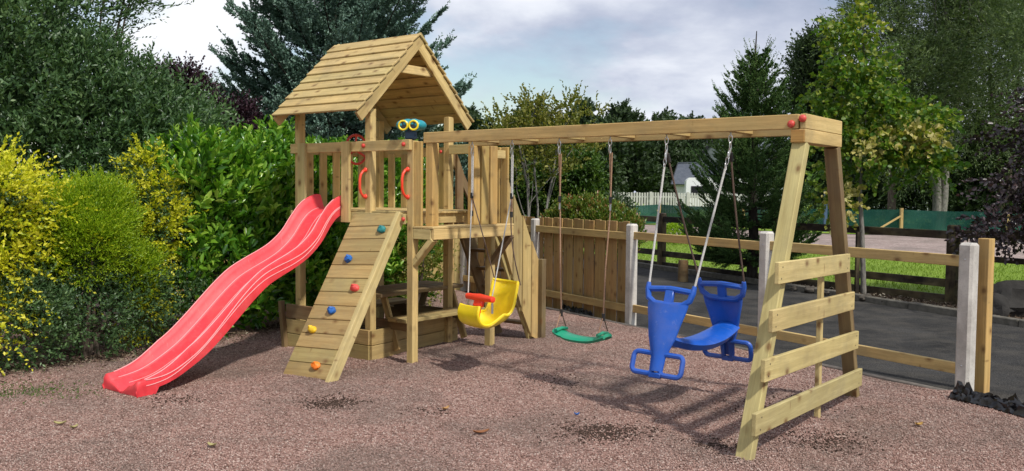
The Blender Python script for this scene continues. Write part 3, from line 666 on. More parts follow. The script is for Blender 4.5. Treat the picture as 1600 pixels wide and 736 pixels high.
# green belt seat
OG = (1.68, .25, 0); ge = empty('belt_swing', lw(*OG), PT, 'green moulded plank swing seat on two long tan ropes', 'swing', 'swings hanging from the beam')
G = []
for i, t in enumerate(np.linspace(-1, 1, 25)):
    row = []; zc = .435-.035+.050*abs(t)**2.4+(.0 if abs(t) < .8 else 0)
    w = .085*(1-.12*abs(t)**4)*(.86 if .60 < abs(t) < .72 else 1)
    for s_ in np.linspace(-1, 1, 9):
        row.append((1.68+t*.245, .25+s_*w, zc+.012*(1-abs(s_)**2)+(-.012 if abs(s_) > .9 else 0)+.006*math.cos(t*10)*0))
    G.append(row)
m = MB(); m.sheet(G, .026)
for s_ in (-1, 1): m.tube([(1.68+s_*.20, .17, .45), (1.68+s_*.20, .25, .462), (1.68+s_*.20, .33, .45)], .014, 8)
m.build('seat', M['green'], ge, OG, True)
for hk, s_ in ((HOOKS[2], -1), (HOOKS[3], 1)):
    h = MB(); carabiner(h, hk, VH, ZB); c = vec((1.68+s_*.205, .25, .60)); rp = MB()
    rp.tube(rope([(hk, VH, ZB-.13), (hk+.01, VH+.01, 1.50), (hk-s_*.025, VH, 1.0), c]), .0058, 6); rp.tube(rope([(hk+.02, VH, ZB-.13), (hk+.012, VH, 1.50)]), .0058, 6)
    rp.tube([c, (c[0], .18, .47)], .005, 6); rp.tube([c, (c[0], .32, .47)], .005, 6, mi=1); rp.build('rope', [M['rope_tan'], M['rope_dark']], ge, OG, True)
    h.build('swing_hook', M['steel'], ge, OG, True)
    for p, q in (((hk+.01, VH, 1.56), (hk+.01, VH, 1.51)), (c+vec((0, 0, .02)), c-vec((0, 0, .04)))): blk = MB(); blk.tube([p, q], .014, 8); blk.build('rope_clamp', M['black'], ge, OG, True)
    h = MB(); h.tube([(hk+.012, VH, 1.50), (hk+.01, VH, 1.45)], .009, 6); h.build('rope_link', M['steel'], ge, OG, True)
# blue two seat glider
OB = (2.69, .26, 0); be = empty('glider_swing', lw(*OB), PT, 'blue face to face glider swing with two handled end panels', 'swing', 'swings hanging from the beam')
def panel(name, uc, v0, s_):  # s_ = -1 near, +1 far; bottom swings outwards
    lean = .20 if s_ < 0 else .14; zt = .885; zb_ = .33; th = .028
    def q(a, z): t = (zt-z)/(zt-zb_); return vec((uc+a, v0+s_*lean*t, z-.012*a*6*.25))
    m = MB()
    def ring(pts, r=.017): m.tube([q(*p) for p in pts], r, 8, closed=True)
    # top handle frame
    def rr(x0, x1, z0, z1, rad, n=4, sl=0):
        pts = []
        for cx_, cz_, a0 in ((x1-rad, z1-rad, 0), (x0+rad, z1-rad, 90), (x0+rad, z0+rad, 180), (x1-rad, z0+rad, 270)):
            for k in range(n+1): a = R(a0+90*k/n); pts.append((cx_+rad*math.cos(a), cz_+rad*math.sin(a)))
        return pts
    top = [(-.185, .93), (-.18, .885), (-.165, .825), (-.11, .79), (0, .785), (.11, .79), (.165, .825), (.18, .885), (.185, .93)]
    m.tube([q(*p) for p in top], [.016]+[.023]*7+[.016], 8)
    m.tube([q(*p) for p in ((-.18, .885), (-.09, .892), (0, .898), (.09, .892), (.18, .885))], .022, 8)
    m.board(q(0, .895), q(0, .78), .07, .032, up=(0, 1, 0), ch=.008)
    # body plate
    L_ = [(.150, .795), (.140, .74), (.118, .66), (.095, .56), (.065, .48), (.045, .42), (.04, .33)]
    rows = []
    for x, z in L_:
        rows.append([q(x*a, z)+vec((0, -s_*.035*(1-a*a)*(1 if z > .45 else .6)*-1, 0)) for a in np.linspace(-1, 1, 9)])
    m.sheet(rows, .02); m.sheet([r_[::-1] for r_ in rows], .012)
    for x, z in ((1, 1), (-1, 1)): m.tube([q(x*a, zz) for a, zz in L_], .013, 8)
    for a in np.linspace(-.12, .12, 11): m.ball(q(a, .772), .011, 6)
    # foot loops
    for x0, x1 in ((-.195, -.03), (.03, .195)): ring(rr(x0, x1, .305, .445, .035), .019)
    m.board(q(-.05, .30), q(.05, .30), .035, .04, ch=.008)
    return m.build(name, M['blue'], be, OB, True)
panel('end_panel', 2.625, -.03, -1); panel('end_panel', 2.755, .56, 1)
G = []
for t in np.linspace(0, 1, 24):
    v = -.10+t*.74; uc = 2.625+(v+.03)/.59*.13; zc = .50+.075*abs(2*t-1)**2-.0+.02*t
    w = .105+.03*math.sin(math.pi*t); G.append([(uc+x*w, v, zc-.035*abs(x)**4) for x in np.linspace(1, -1, 9)])
m = MB(); m.sheet(G, .055); m.build('seat', M['blue'], be, OB, True)
for hk, s_ in ((HOOKS[4], -1), (HOOKS[5], 1)):
    h = MB(); carabiner(h, hk, VH, ZB); a = vec((hk, VH, ZB-.12))
    n_ = vec((2.625+s_*.183, -.03+.015, .915)); f_ = vec((2.755+s_*.183, .56, .915))
    lk = a+(n_-a)*.18; h.tube([a, a+(n_-a)*.06], .010, 6)
    tt = np.linspace(0, 2*math.pi, 13)[:-1]
    for k in range(3):
        c = a+(n_-a)*(.05+.04*k); A = vec((1, 0, 0)) if k % 2 else vec((0, 1, 0)); h.tube([c+A*.011*math.cos(x)+vec((0, 0, .026))*math.sin(x) for x in tt], .0038, 6, closed=True)
    rp = MB(); rp.tube(rope([a+(n_-a)*.13, n_]), .0085, 8); rp.build('rope', M['rope_white'], be, OB, True)
    rp = MB(); rp.tube(rope([a, f_], sag=.02, sagd=(0, -1, 0)), .0075, 8); rp.build('rope', M['rope_dark'], be, OB, True)
    h.build('swing_hook', M['steel'], be, OB, True); blk = MB(); blk.tube([a+(f_-a)*.03, a+(f_-a)*.09], .016, 8); blk.build('rope_clamp', M['black'], be, OB, True)

# ------------------------------------------------------------------ garden fence with concrete posts
SP = 2.096; ang = math.atan2(FD[1], FD[0])
gf = empty('garden_fence', (float(FA[0]), float(FA[1]), 0), 0, 'garden fence with pale concrete posts, boarded near the tower, open rails along the drive', 'fence')
OF = (float(FA[0]), float(FA[1]), 0)
for i in range(-2, 4):
    if i == 3: continue
    x, y = fl(i*SP); m = MB(); m.board((x, y, -.2), (x, y, 1.215), .115, .12, up=(FD[0], FD[1], 0), ch=.020)
    p = m.build('concrete_post', M['post'], gf, OF)
    m = MB()
    for z in (1.08, .22): m.ball((x-FN[0]*.052, y-FN[1]*.052, z), .010, 8)
    m.build('bolt', M['steel'], p, (0, 0, 0), True).location = (-OF[0], -OF[1], 0)
for a, b_ in ((-2, -1), (-1, 0), (0, 1), (1, 2)):
    for z, t_ in ((1.07, .09), (.19, .09)):
        o_ = -.0 if b_ > 0 else -.02
        x0, y0 = fl(a*SP+.055, o_); x1, y1 = fl(b_*SP-.055, o_); bdm = MB(); bdm.board((x0, y0, z+.005), (x1, y1, z-.005), .045, t_); bdm.build('fence_rail', M['wood_rail'], gf, OF)
m = MB()
for k in range(int(2*SP/.117)):
    t = -2*SP+.08+k*.1165
    if abs(t+SP) < .08 or t > -.06: continue
    x, y = fl(t, .035+(.019 if k % 2 else 0)); z1_ = 1.235+random.uniform(-.008, .008)
    m.board((x, y, -.02), (x, y, z1_), .018, .113, up=(FD[0], FD[1], 0), rn=random.random())
m.build('board_panel', M['wood_fence'], gf, OF)
# left return of the boarded fence, behind the tower
x0, y0 = fl(-2*SP); ex, ey = -5.2, 13.0
m = MB(); L_ = math.dist((x0, y0), (ex, ey)); dx, dy = (ex-x0)/L_, (ey-y0)/L_
for k in range(int(L_/.117)-1):
    t = .1+k*.117; m.board((x0+dx*t, y0+dy*t, -.02), (x0+dx*t, y0+dy*t, 1.24+random.uniform(-.01, .01)), .018, .112, up=(dx, dy, 0), rn=random.random())
m.build('board_panel', M['wood_rail'], gf, OF)
for z in (1.07, .42, .2): m = MB(); m.board((x0+dx*.06+dy*.03, y0+dy*.06-dx*.03, z), (ex+dy*.03, ey-dx*.03, z), .045, .09); m.build('fence_rail', M['wood_rail'], gf, OF)
gp_ = MB(); gp_.board((3.885, 7.185, -.2), (3.885, 7.185, 1.245), .085, .095, up=(FD[0], FD[1], 0)); o = gp_.build('gate_post', M['wood_warm'], None, (3.885, 7.185, 0)); o.location = (3.885, 7.185, 0); tag(o, 'square warm brown timber post standing right behind the last concrete fence post', 'post')

# black plastic sheeting
def crumple(name, path, w, h, seed, label, group='scraps of black plastic sheeting'):
    G = []; n = len(path)
    for i in range(60):
        t = i/59*(n-1); k = min(int(t), n-2); f = t-k; c = vec(path[k])*(1-f)+vec(path[k+1])*f; d = nrm(vec(path[k+1])-vec(path[k])); s_ = vec((-d[1], d[0])); row = []
        ww = w*(.6+.6*abs(mnoise.noise(Vector((i*.12, seed, 0)))))
        for j in range(18):
            a = -1+2*j/17; p = c+s_*a*ww; z = h*(1-a*a)*(.35+1.3*abs(mnoise.noise(Vector((i*.22, j*.35, seed)))))+.05*h*mnoise.noise(Vector((i*.9, j*1.1, seed)))*4+.012
            if i in (0, 59): z *= .2
            row.append((p[0]+.02*mnoise.noise(Vector((i*.8, j*.9, seed+4))), p[1]+.02*mnoise.noise(Vector((i*.7, j*.9, seed+8))), max(z, .004)))
        G.append(row)
    m = MB(); m.sheet(G, .003); o = m.build(name, M['sheet'], None, (path[0][0], path[0][1], 0), True); o.location = (path[0][0], path[0][1], 0); return tag(o, label, 'plastic sheet', group)
M['sheet'] = simple('black_polythene', (.010, .010, .012), .28, .6, .1, 5)
crumple('plastic_sheet', [(3.50, 6.88), (3.62, 6.62), (3.74, 6.3), (3.95, 5.9), (4.2, 5.5)], .10, .11, 3, 'crumpled black plastic sheeting bunched at the foot of the nearest concrete post')
crumple('plastic_sheet', [(.70, 11.85), (.85, 11.6), (1.02, 11.25)], .07, .06, 9, 'crumpled black plastic scrap lying below the boarded fence')

# fallen leaves, scrap
def flat_leaf(name, x, y, L_, w, rz, mat, label, cat='leaf', group='fallen leaves on the gravel'):
    G = []; z0 = hgt(x, y)+.012
    for t in np.linspace(0, 1, 7):
        ww = w*math.sin(math.pi*min(.97, max(.05, t)))**.7; G.append([((t-.5)*L_, a*ww/2, z0+.010*abs(a)+.012*(t-.5)**2*8*.5) for a in (-1, -.5, 0, .5, 1)])
    m = MB(); m.sheet(G, .0015); o = m.build(name, mat, None, (0, 0, 0), True); o.location = (x, y, 0); o.rotation_euler.z = rz; tag(o, label, cat, group)
lm_y = simple('fallen_leaf_yellow', (.33, .29, .12), .7); lm_b = simple('fallen_leaf_brown', (.22, .085, .03), .7)
flat_leaf('fallen_leaf', -3.05, 5.88, 0.075, 0.041, .2, lm_y, 'pale yellow leaf lying on the gravel near the left edge, the larger of two')
flat_leaf('fallen_leaf', -2.90, 5.77, 0.053, 0.030, 1.0, lm_y, 'small yellow leaf right beside the larger leaf at the left')
flat_leaf('fallen_leaf', -1.83, 5.32, 0.060, 0.034, -.3, lm_y, 'yellow green leaf lying nearest the camera on open gravel')
flat_leaf('fallen_leaf', -.19, 5.68, .11, .045, .4, lm_b, 'rust brown curled leaf on the gravel in front of the tower')
flat_leaf('fallen_leaf', -.47, 6.30, .07, .035, .9, simple('fallen_leaf_tan', (.36, .20, .07), .7), 'tan leaf on the gravel between rust brown leaf and tower')
flat_leaf('fallen_leaf', 2.80, 5.95, 0.060, 0.038, .3, simple('fallen_leaf_orange', (.40, .24, .06), .7), 'orange tan leaf on gravel right of the end frame')
flat_leaf('scrap', .47, 6.15, .035, .02, .1, M['hold_blue'], 'tiny bright blue scrap on the gravel below the glider swing', 'scrap', None)

# ------------------------------------------------------------------ foliage generators
def unit(n): v = RNG.normal(size=(n, 3)); return v/np.linalg.norm(v, axis=1, keepdims=True)
def norm_(v): return v/(np.linalg.norm(v, axis=1, keepdims=True)+1e-9)
def leaves(C, D, L, W, fold=.18, rn=None, tone=None, round_=False):
    n = len(C); Nn = norm_(np.cross(D, unit(n))); Nn = np.where((Nn[:, 2] < -.1)[:, None], -Nn, Nn); S = np.cross(D, Nn); L = L[:, None]; W = W[:, None]
    rn = RNG.random(n) if rn is None else rn; tone = RNG.random(n) if tone is None else tone
    if not round_:
        mid = C+D*L*.45; V = np.stack([C, mid+S*W/2+Nn*fold*W, C+D*L, mid-S*W/2+Nn*fold*W], 1)
        F = np.array([(0, 1, 2), (0, 2, 3)]); k = 4
    else:
        a = C+D*L*.28; b_ = C+D*L*.68+Nn*L*.04; dn = -Nn*L*.10
        V = np.stack([C, a+S*W*.42+Nn*fold*W, b_+S*W*.46+Nn*fold*W, C+D*L+dn, b_-S*W*.46+Nn*fold*W, a-S*W*.42+Nn*fold*W], 1)
        F = np.array([(0, 1, 2), (0, 2, 3), (0, 3, 4), (0, 4, 5)]); k = 6
    F = (F[None]+k*np.arange(n)[:, None, None]).reshape(-1, 3)
    return V.reshape(-1, 3), F, np.repeat(rn, k), np.repeat(tone, k)
def join(parts):
    o = 0; V = []; F = []; r_ = []; t_ = []
    for v, f, a, b_ in parts: V.append(v); F.append(f+o); r_.append(a); t_.append(b_); o += len(v)
    return np.concatenate(V), np.concatenate(F), np.concatenate(r_), np.concatenate(t_)
def foliage(name, blobs, shoots, per, leaf, wid, mat, slen=.25, up=.3, out_=.7, shell=.45, fold=.18, round_=False, parent=None, off=(0, 0, 0), spread=.9, droop=0., zmin=.02, toneby=None, clump=0.):
    """blobs: (x,y,z,rx,ry,rz[,weight[,tone]])"""
    B = np.array([list(b_[:6]) for b_ in blobs]); w = np.array([(b_[6] if len(b_) > 6 else 1.)*(b_[3]*b_[4]*b_[5])**(2/3) for b_ in blobs]); bt = np.array([(b_[7] if len(b_) > 7 else -1) for b_ in blobs])
    i = RNG.choice(len(B), shoots, p=w/w.sum()); u = unit(shoots); u[:, 2] = np.where((u[:, 2] < -.3) & (RNG.random(shoots) < .5), -u[:, 2], u[:, 2])
    r_ = 1-shell*RNG.random(shoots)**1.6
    if clump:
        q = np.array([1+clump*mnoise.noise(Vector(tuple(B[a, :3]*3+b_*2.2))) for a, b_ in zip(i, u)]); r_ = r_*q
    C = B[i, :3]+u*B[i, 3:6]*r_[:, None]
    D = norm_(u*out_+np.array([0, 0, up])+unit(shoots)*.45); st = RNG.random(shoots)
    st = np.where(bt[i] >= 0, np.clip(bt[i]+RNG.normal(size=shoots)*.12, 0, 1), st)
    s_ = RNG.uniform(.6, 1.25, shoots)*slen
    Cs = []; Ds = []; T = []; Ln = []
    for k in range(per):
        t = (k+.5)/per
        p = C+D*(s_*t)[:, None]; p[:, 2] -= droop*s_*t*t
        d = norm_(D*.75+unit(shoots)*spread+np.array([0, 0, up*.3-droop*.5]))
        Cs.append(p); Ds.append(d); T.append(st); Ln.append(np.full(shoots, 1-.35*t))
    C = np.concatenate(Cs); D = np.concatenate(Ds); T = np.concatenate(T); Ln = np.concatenate(Ln)
    ok = C[:, 2] > zmin; C = C[ok]; D = D[ok]; T = T[ok]; Ln = Ln[ok]; n = len(C); sc_ = RNG.uniform(.7, 1.2, n)*Ln
    V, F, a, b_ = leaves(C, D, leaf*sc_, wid*sc_, fold, None, T, round_); V[:, 2] = np.maximum(V[:, 2], .005)
    return fastmesh(name, V-vec(off), F, mat, {'rnd': a, 'tone': b_}, parent)
def limb(m, p, q, r0, r1, n=7, wob=.06, k=7):
    p = vec(p); q = vec(q); L_ = np.linalg.norm(q-p); pts = []; sd = random.random()*99
    for i in range(k):
        t = i/(k-1); j = vec(mnoise.noise_vector(Vector((t*2.1, sd, 0))))*wob*L_*math.sin(math.pi*t*.9); pts.append(p+(q-p)*t+j)
    m.tube(pts, [r0+(r1-r0)*i/(k-1) for i in range(k)], n); return pts
M['bark'+'_b'] = bark('brown_bark', (.055, .04, .03), (.15, .12, .095)); M['bark_g'] = bark('grey_bark', (.12, .115, .10), (.30, .28, .25)); M['bark_d'] = bark('dark_bark', (.022, .018, .015), (.06, .05, .042))
LM = {
 'gold': leafmat('golden_leaves', [(.10, (.10, .19, .014)), (.30, (.34, .41, .014)), (.52, (.66, .64, .022)), (.85, (.84, .78, .11))], .38),
 'juniper': leafmat('lime_sprays', [(.15, (.10, .20, .010)), (.5, (.26, .40, .014)), (.85, (.48, .58, .03))], .4),
 'laurel': leafmat('laurel_leaves', [(.15, (.030, .10, .014)), (.42, (.085, .23, .022)), (.62, (.21, .41, .036)), (.85, (.46, .62, .10))], .38, .26, .6),
 'privet': leafmat('dark_glossy_leaves', [(.15, (.030, .066, .028)), (.5, (.064, .130, .046)), (.8, (.13, .22, .075)), (.97, (.22, .32, .12))], .26, .42, .5),
 'purple': leafmat('purple_leaves', [(.15, (.014, .007, .012)), (.5, (.034, .014, .024)), (.85, (.075, .032, .048))], .2, .5),
 'beech': leafmat('copper_leaves', [(.15, (.020, .014, .017)), (.5, (.043, .029, .035)), (.8, (.085, .056, .066)), (.96, (.15, .055, .05))], .22, .36, .6),
 'spruce': leafmat('blue_green_needles', [(.15, (.050, .098, .070)), (.5, (.115, .20, .15)), (.85, (.25, .36, .29))], .08, .55, .25),
 'fir': leafmat('dark_green_needles', [(.15, (.028, .068, .020)), (.5, (.062, .130, .034)), (.85, (.15, .23, .06))], .08, .6, .2),
 'maple': leafmat('maple_leaves', [(.1, (.035, .09, .014)), (.40, (.075, .17, .020)), (.60, (.17, .25, .03)), (.78, (.36, .36, .05)), (.95, (.58, .50, .15))], .4),
 'willow': leafmat('willow_leaves', [(.15, (.050, .085, .036)), (.5, (.105, .160, .062)), (.85, (.21, .27, .11))], .35, .5),
 'pale': leafmat('pale_yellow_leaves', [(.1, (.30, .28, .06)), (.5, (.52, .45, .15)), (.9, (.68, .62, .30))], .4),
 'dark': leafmat('far_dark_leaves', [(.15, (.018, .036, .014)), (.5, (.036, .064, .024)), (.85, (.07, .11, .04))], .2, .6),
 'mid': leafmat('mid_green_leaves', [(.15, (.025, .065, .010)), (.5, (.060, .125, .018)), (.85, (.14, .21, .035))], .35, .5),
 'yellow': leafmat('yellowing_leaves', [(.15, (.05, .085, .015)), (.5, (.17, .19, .03)), (.8, (.34, .31, .07)), (.96, (.50, .45, .16))], .4, .5),
 'photinia': leafmat('photinia_leaves', [(.12, (.03, .075, .012)), (.4, (.09, .17, .02)), (.64, (.20, .24, .04)), (.78, (.24, .13, .04)), (.95, (.34, .04, .04))], .3, .35, .5),
}
def shrub(name, label, cat, loc, blobs, fol, group=None, stems=4, sb='bark_b'):
    e = empty(name, (loc[0], loc[1], 0), 0, label, cat, group); off = (loc[0], loc[1], 0)
    m = MB()
    for i in range(stems):
        b_ = random.choice(blobs); limb(m, (loc[0]+random.uniform(-.08, .08), loc[1]+random.uniform(-.08, .08), -.05), (b_[0]+random.uniform(-.3, .3)*b_[3], b_[1]+random.uniform(-.3, .3)*b_[4], b_[2]+.3*b_[5]), .028, .008)
    m.build('stem', M[sb], e, off, True)
    for f in fol: foliage('foliage', parent=e, off=off, **f)
    return e

# --- left hedge, front to back
# 1 golden shrub at the far left
b1 = [(-4.80, 7.55, 1.15, .52, .55, .62), (-4.50, 7.85, 1.0, .32, .40, .42), (-5.25, 7.3, 1.05, .65, .5, .80), (-4.42, 7.5, 1.50, .24, .26, .24), (-4.62, 7.3, .50, .28, .22, .42), (-4.25, 7.9, 1.30, .20, .22, .18), (-4.80, 7.3, 1.62, .22, .2, .14)]
shrub('golden_shrub', 'large golden yellow leaved shrub at the far left edge of the hedge', 'shrub', (-4.7, 7.7), b1, [dict(blobs=b1, shoots=2300, per=16, leaf=.056, wid=.032, mat=LM['gold'], slen=.42, up=.30, out_=.9, shell=.30, spread=.60, clump=.40, droop=.25), dict(blobs=[(x, y, z-.05, a*.86, b_*.86, c*.86) for x, y, z, a, b_, c in b1], shoots=3200, per=8, leaf=.05, wid=.026, mat=LM['privet'], slen=.16, up=.3, shell=.5)])
b1d = [(-4.35, 7.62, .42, .40, .35, .45), (-4.55, 7.75, .35, .75, .50, .42), (-4.0, 8.15, .38, .45, .40, .42), (-3.75, 8.55, .40, .38, .35, .42), (-3.45, 9.0, .35, .35, .3, .4), (-4.1, 8.35, .85, .42, .35, .35)]
shrub('dark_shrub', 'low dark green shrub filling the hedge foot between the two golden shrubs', 'shrub', (-4.15, 8.25), b1d, [dict(blobs=b1d, shoots=4200, per=8, leaf=.045, wid=.022, mat=LM['privet'], slen=.16, up=.35, shell=.4, clump=.3)])
# 2 lime conifer
b2 = [(-4.0, 8.25, 1.25, .40, .38, .36), (-3.90, 8.1, 1.05, .30, .26, .30), (-3.68, 8.5, .78, .22, .22, .22), (-4.25, 8.15, 1.1, .26, .26, .3)]
shrub('lime_conifer', 'feathery lime green conifer bush between the golden shrubs', 'shrub', (-3.95, 8.25), b2, [dict(blobs=b2, shoots=8500, per=9, leaf=.034, wid=.014, mat=LM['juniper'], slen=.16, up=.45, out_=.8, shell=.35, spread=.55, clump=.6)])
# 3 golden column
b3 = [(-3.72, 8.75, .55, .15, .2, .42), (-3.68, 8.85, 1.0, .17, .22, .40), (-3.70, 9.0, 1.40, .18, .22, .36), (-3.78, 9.1, 1.75, .14, .2, .18), (-3.5, 9.0, 1.2, .12, .2, .25)]
shrub('golden_shrub', 'tall narrow golden shrub behind the middle of the slide', 'shrub', (-3.5, 8.95), b3, [dict(blobs=b3, shoots=1250, per=14, leaf=.050, wid=.028, mat=LM['gold'], slen=.24, up=.25, out_=.8, shell=.4, spread=.7, clump=.5, droop=.2), dict(blobs=b3, shoots=1100, per=8, leaf=.055, wid=.028, mat=LM['privet'], slen=.2, up=.3, shell=.5, clump=.4)])
# 4 laurel hedge
b4 = [(-3.45, 9.25, .7, .35, .3, .7), (-3.4, 9.3, 1.5, .38, .35, .55)]
for i in range(9):
    t = i/8; x = -3.15+t*1.75+.0; y = 9.6+t*2.55
    b4 += [(x-.15, y+.1, .70, .52, .50, .80), (x-.25, y+.2, 1.40, .55, .52, .50), (x-.30, y+.25, 1.74, .50, .45, .26)]
b4 += [(-2.95, 10.8, 2.0, .22, .25, .2), (-3.6, 9.7, 1.7, .4, .4, .30)]
shrub('laurel_hedge', 'bright green cherry laurel hedge with large glossy leaves behind the slide', 'hedge', (-2.5, 10.9), b4, [
    dict(blobs=b4, shoots=5200, per=9, leaf=.15, wid=.060, mat=LM['laurel'], slen=.28, up=.75, out_=.75, shell=.38, spread=.75, round_=True, fold=.15, clump=.28)], stems=8)
# 5 dark tall evergreen left (several blobs)
b5 = [(-5.2, 9.6, 1.7, 1.15, .9, 1.2), (-4.4, 10.0, 1.9, .85, .8, .85), (-5.9, 9.3, 2.6, 1.2, .9, 1.2), (-4.9, 9.9, 2.55, .8, .7, .65), (-3.95, 10.4, 2.0, .55, .6, .65), (-5.6, 9.6, 3.6, .8, .8, .8), (-6.4, 9.2, 3.9, .9, .8, .9), (-4.0, 9.6, 1.1, .55, .5, .7)]
shrub('evergreen_tree', 'tall dark evergreen with small glossy leaves behind the golden shrubs', 'tree', (-5.3, 9.8), b5, [
    dict(blobs=b5, shoots=13000, per=9, leaf=.085, wid=.034, mat=LM['privet'], slen=.32, up=.35, out_=.8, shell=.42, spread=.75, clump=.6)], stems=9)
# airy willow like tree rising at the upper left
b6 = [(-6.0, 10.8, 4.6, .9, .8, .9), (-5.0, 10.9, 4.75, .75, .7, .8), (-5.5, 10.8, 3.9, .9, .7, .7), (-4.75, 10.9, 4.2, .55, .5, .55), (-7.0, 10.6, 4.4, 1., .8, 1.1), (-4.6, 11.0, 5.2, .6, .6, .6)]
e = shrub('loose_tree', 'loose open crowned tree with thin upright twigs at the top left corner', 'tree', (-5.8, 11.0), b6, [
    dict(blobs=b6, shoots=4200, per=14, leaf=.080, wid=.028, mat=LM['privet'], slen=.55, up=.7, out_=.6, shell=.75, spread=.6, clump=.3)], stems=12)
# purple shrub/tree, twiggy green shrub behind
b7 = [(-5.35, 13.6, 2.55, .65, .6, .75), (-4.75, 13.8, 2.2, .7, .6, .7), (-4.35, 13.7, 2.55, .35, .3, .30), (-5.1, 13.6, 3.1, .35, .3, .3)]
shrub('purple_tree', 'dark purple leaved small tree behind the left hedge', 'tree', (-4.9, 13.8), b7, [dict(blobs=b7, shoots=3000, per=9, leaf=.075, wid=.045, mat=LM['purple'], slen=.28, up=.3, shell=.5, clump=.4)], stems=6)
b8 = [(-4.5, 15.5, 2.55, .8, .6, .55), (-5.4, 15.8, 2.8, .7, .6, .6), (-3.6, 15.6, 2.3, .6, .5, .5), (-4.2, 15.5, 1.8, 1.5, .6, .8)]
shrub('hawthorn', 'pale twiggy green shrub seen between purple tree and blue spruce', 'shrub', (-4.6, 15.6), b8, [dict(blobs=b8, shoots=3000, per=8, leaf=.055, wid=.025, mat=LM['mid'], slen=.30, up=.7, shell=.6, spread=.5, clump=.3)], stems=7)
# bush seen under the deck
b9 = [(-1.15, 11.6, .75, .32, .3, .38), (-1.35, 11.7, .35, .4, .3, .4)]
shrub('young_shrub', 'yellow green bush seen beneath the deck of the tower', 'shrub', (-1.25, 11.6), b9, [dict(blobs=b9, shoots=500, per=8, leaf=.055, wid=.028, mat=LM['yellow'], slen=.22, up=.4, shell=.6)])

# --- conifers
def conifer(name, label, loc, H, Rm, z0, mat, nb_, needle, twig, sweep, lean, dens=1., power=.8, top_open=.0, rb='bark_d', side_bias=None, nw=.010, npt=22, nwh=20, top=.985):
    e = empty(name, (loc[0], loc[1], 0), 0, label, 'tree'); off = vec((loc[0], loc[1], 0)); m = MB()
    m.tube([off+vec((.02*math.sin(i), .02*math.cos(i*1.7), H*i/12-.1*(i == 0))) for i in range(13)], [max(.008, .022*H*(1-i/12)**.9+.006) for i in range(13)], 10)
    TC = []; TD = []; TL = []; TT = []
    for b_ in range(nb_):
        q_ = (b_+random.random()*.8)/nb_; nw_ = nwh; q_ = q_ if random.random() < .25 else (int(q_*nw_)+.5+random.uniform(-.12, .12))/nw_; z = z0+(H*top-z0)*q_; f = 1-(z-z0*.6)/(H-z0*.6); L_ = Rm*max(.06, f)**power*random.uniform(.72, 1.12); a = random.random()*2*math.pi
        if random.random() < .12: L_ *= 1.18
        rise = sweep*(1-f)+lean; d0 = vec((math.cos(a), math.sin(a), 0)); pts = []; tone = random.random()
        for i in range(7):
            t = i/6; pts.append(off+d0*L_*t*math.cos(rise*.6)+vec((0, 0, z+L_*(math.sin(rise)*t-.22*f*math.sin(math.pi*t*.9)+.22*t*t))))
        m.tube(pts, [max(.003, .010*L_*(1-.85*i/6)+.002) for i in range(7)], 5)
        ntw = max(4, int(L_/twig*5.0*dens)); sdv = np.cross(d0, (0, 0, 1))
        for k in range(ntw):
            t = .12+.88*(k+random.random())/ntw; i0 = min(5, int(t*6)); p = pts[i0]+(pts[i0+1]-pts[i0])*(t*6-i0); ax = nrm(pts[i0+1]-pts[i0]); sgn = -1 if k % 2 else 1
            spread_ = random.uniform(.55, 1.1); d = nrm(ax*math.cos(spread_)+sdv*sgn*math.sin(spread_)+vec((0, 0, random.uniform(-.20, .14))))
            l_ = min(twig, L_*.34)*random.uniform(.7, 1.3)*(1.35-.8*t)
            TC.append(p); TD.append(d); TL.append(l_); TT.append(tone*.6+.4*random.random())
            for q in range(3):
                s2 = random.uniform(.25, .85); d2 = nrm(d*.9+unit(1)[0]*.32+ax*.75+sdv*random.uniform(-.5, .5)); TC.append(p+d*l_*s2); TD.append(d2); TL.append(l_*.55); TT.append(tone*.6+.4*random.random())
        TC.append(pts[-1]-.02*d0); TD.append(nrm(pts[-1]-pts[-2])); TL.append(twig*.9); TT.append(tone)
    m.build('trunk', M[rb], e, off, True)
    TC = np.array(TC); TD = norm_(np.array(TD)); TL = np.array(TL); TT = np.array(TT); n = len(TC); parts = []
    for k in range(npt):
        t = (k+RNG.random(n))/npt; p = TC+TD*(TL*t)[:, None]; d = norm_(TD*.75+unit(n)*.72); s_ = RNG.uniform(.75, 1.15, n)*(1-.3*t)
        parts.append(leaves(p, d, needle*s_, nw*np.ones(n), .0, RNG.random(n), TT))
    V, F, a, b_ = join(parts); fastmesh('crown', V-off, F, mat, {'rnd': a, 'tone': b_}, e); return e
conifer('blue_spruce', 'large blue green spruce tree rising behind the tower roof', (-3.1, 15.6), 8.6, 2.5, .9, LM['spruce'], 270, .066, .38, .8, .12, dens=1.5, power=.58, nw=.028, npt=20, nwh=18)
conifer('fir_tree', 'young dark fir with bare pointed leader behind the right end of the beam', (4.44, 16.2), 4.55, 1.36, .35, LM['fir'], 200, .036, .28, 1.3, .08, dens=1.7, power=.85, nw=.015, npt=22, nwh=13, top=.88)

# --- broadleaf trees
def tree(name, label, loc, trunks, blobs, fol, bark_='bark_b', group=None, r0=.10, limbs=10):
    e = empty(name, (loc[0], loc[1], 0), 0, label, 'tree', group); off = (loc[0], loc[1], 0); m = MB()
    for p, q, ra, rb_ in trunks:
        pts = limb(m, p, q, ra, rb_, 9, .05, 9)
        for i in range(limbs):
            b_ = random.choice(blobs); s_ = pts[random.randint(3, 8)]; t = vec((b_[0], b_[1], b_[2]))+unit(1)[0]*vec(b_[3:6])*.6; limb(m, s_, t, rb_*.9, rb_*.2, 5, .08)
    m.build('trunk', M[bark_], e, off, True)
    for f in fol: foliage('crown', parent=e, off=off, **f)
    return e
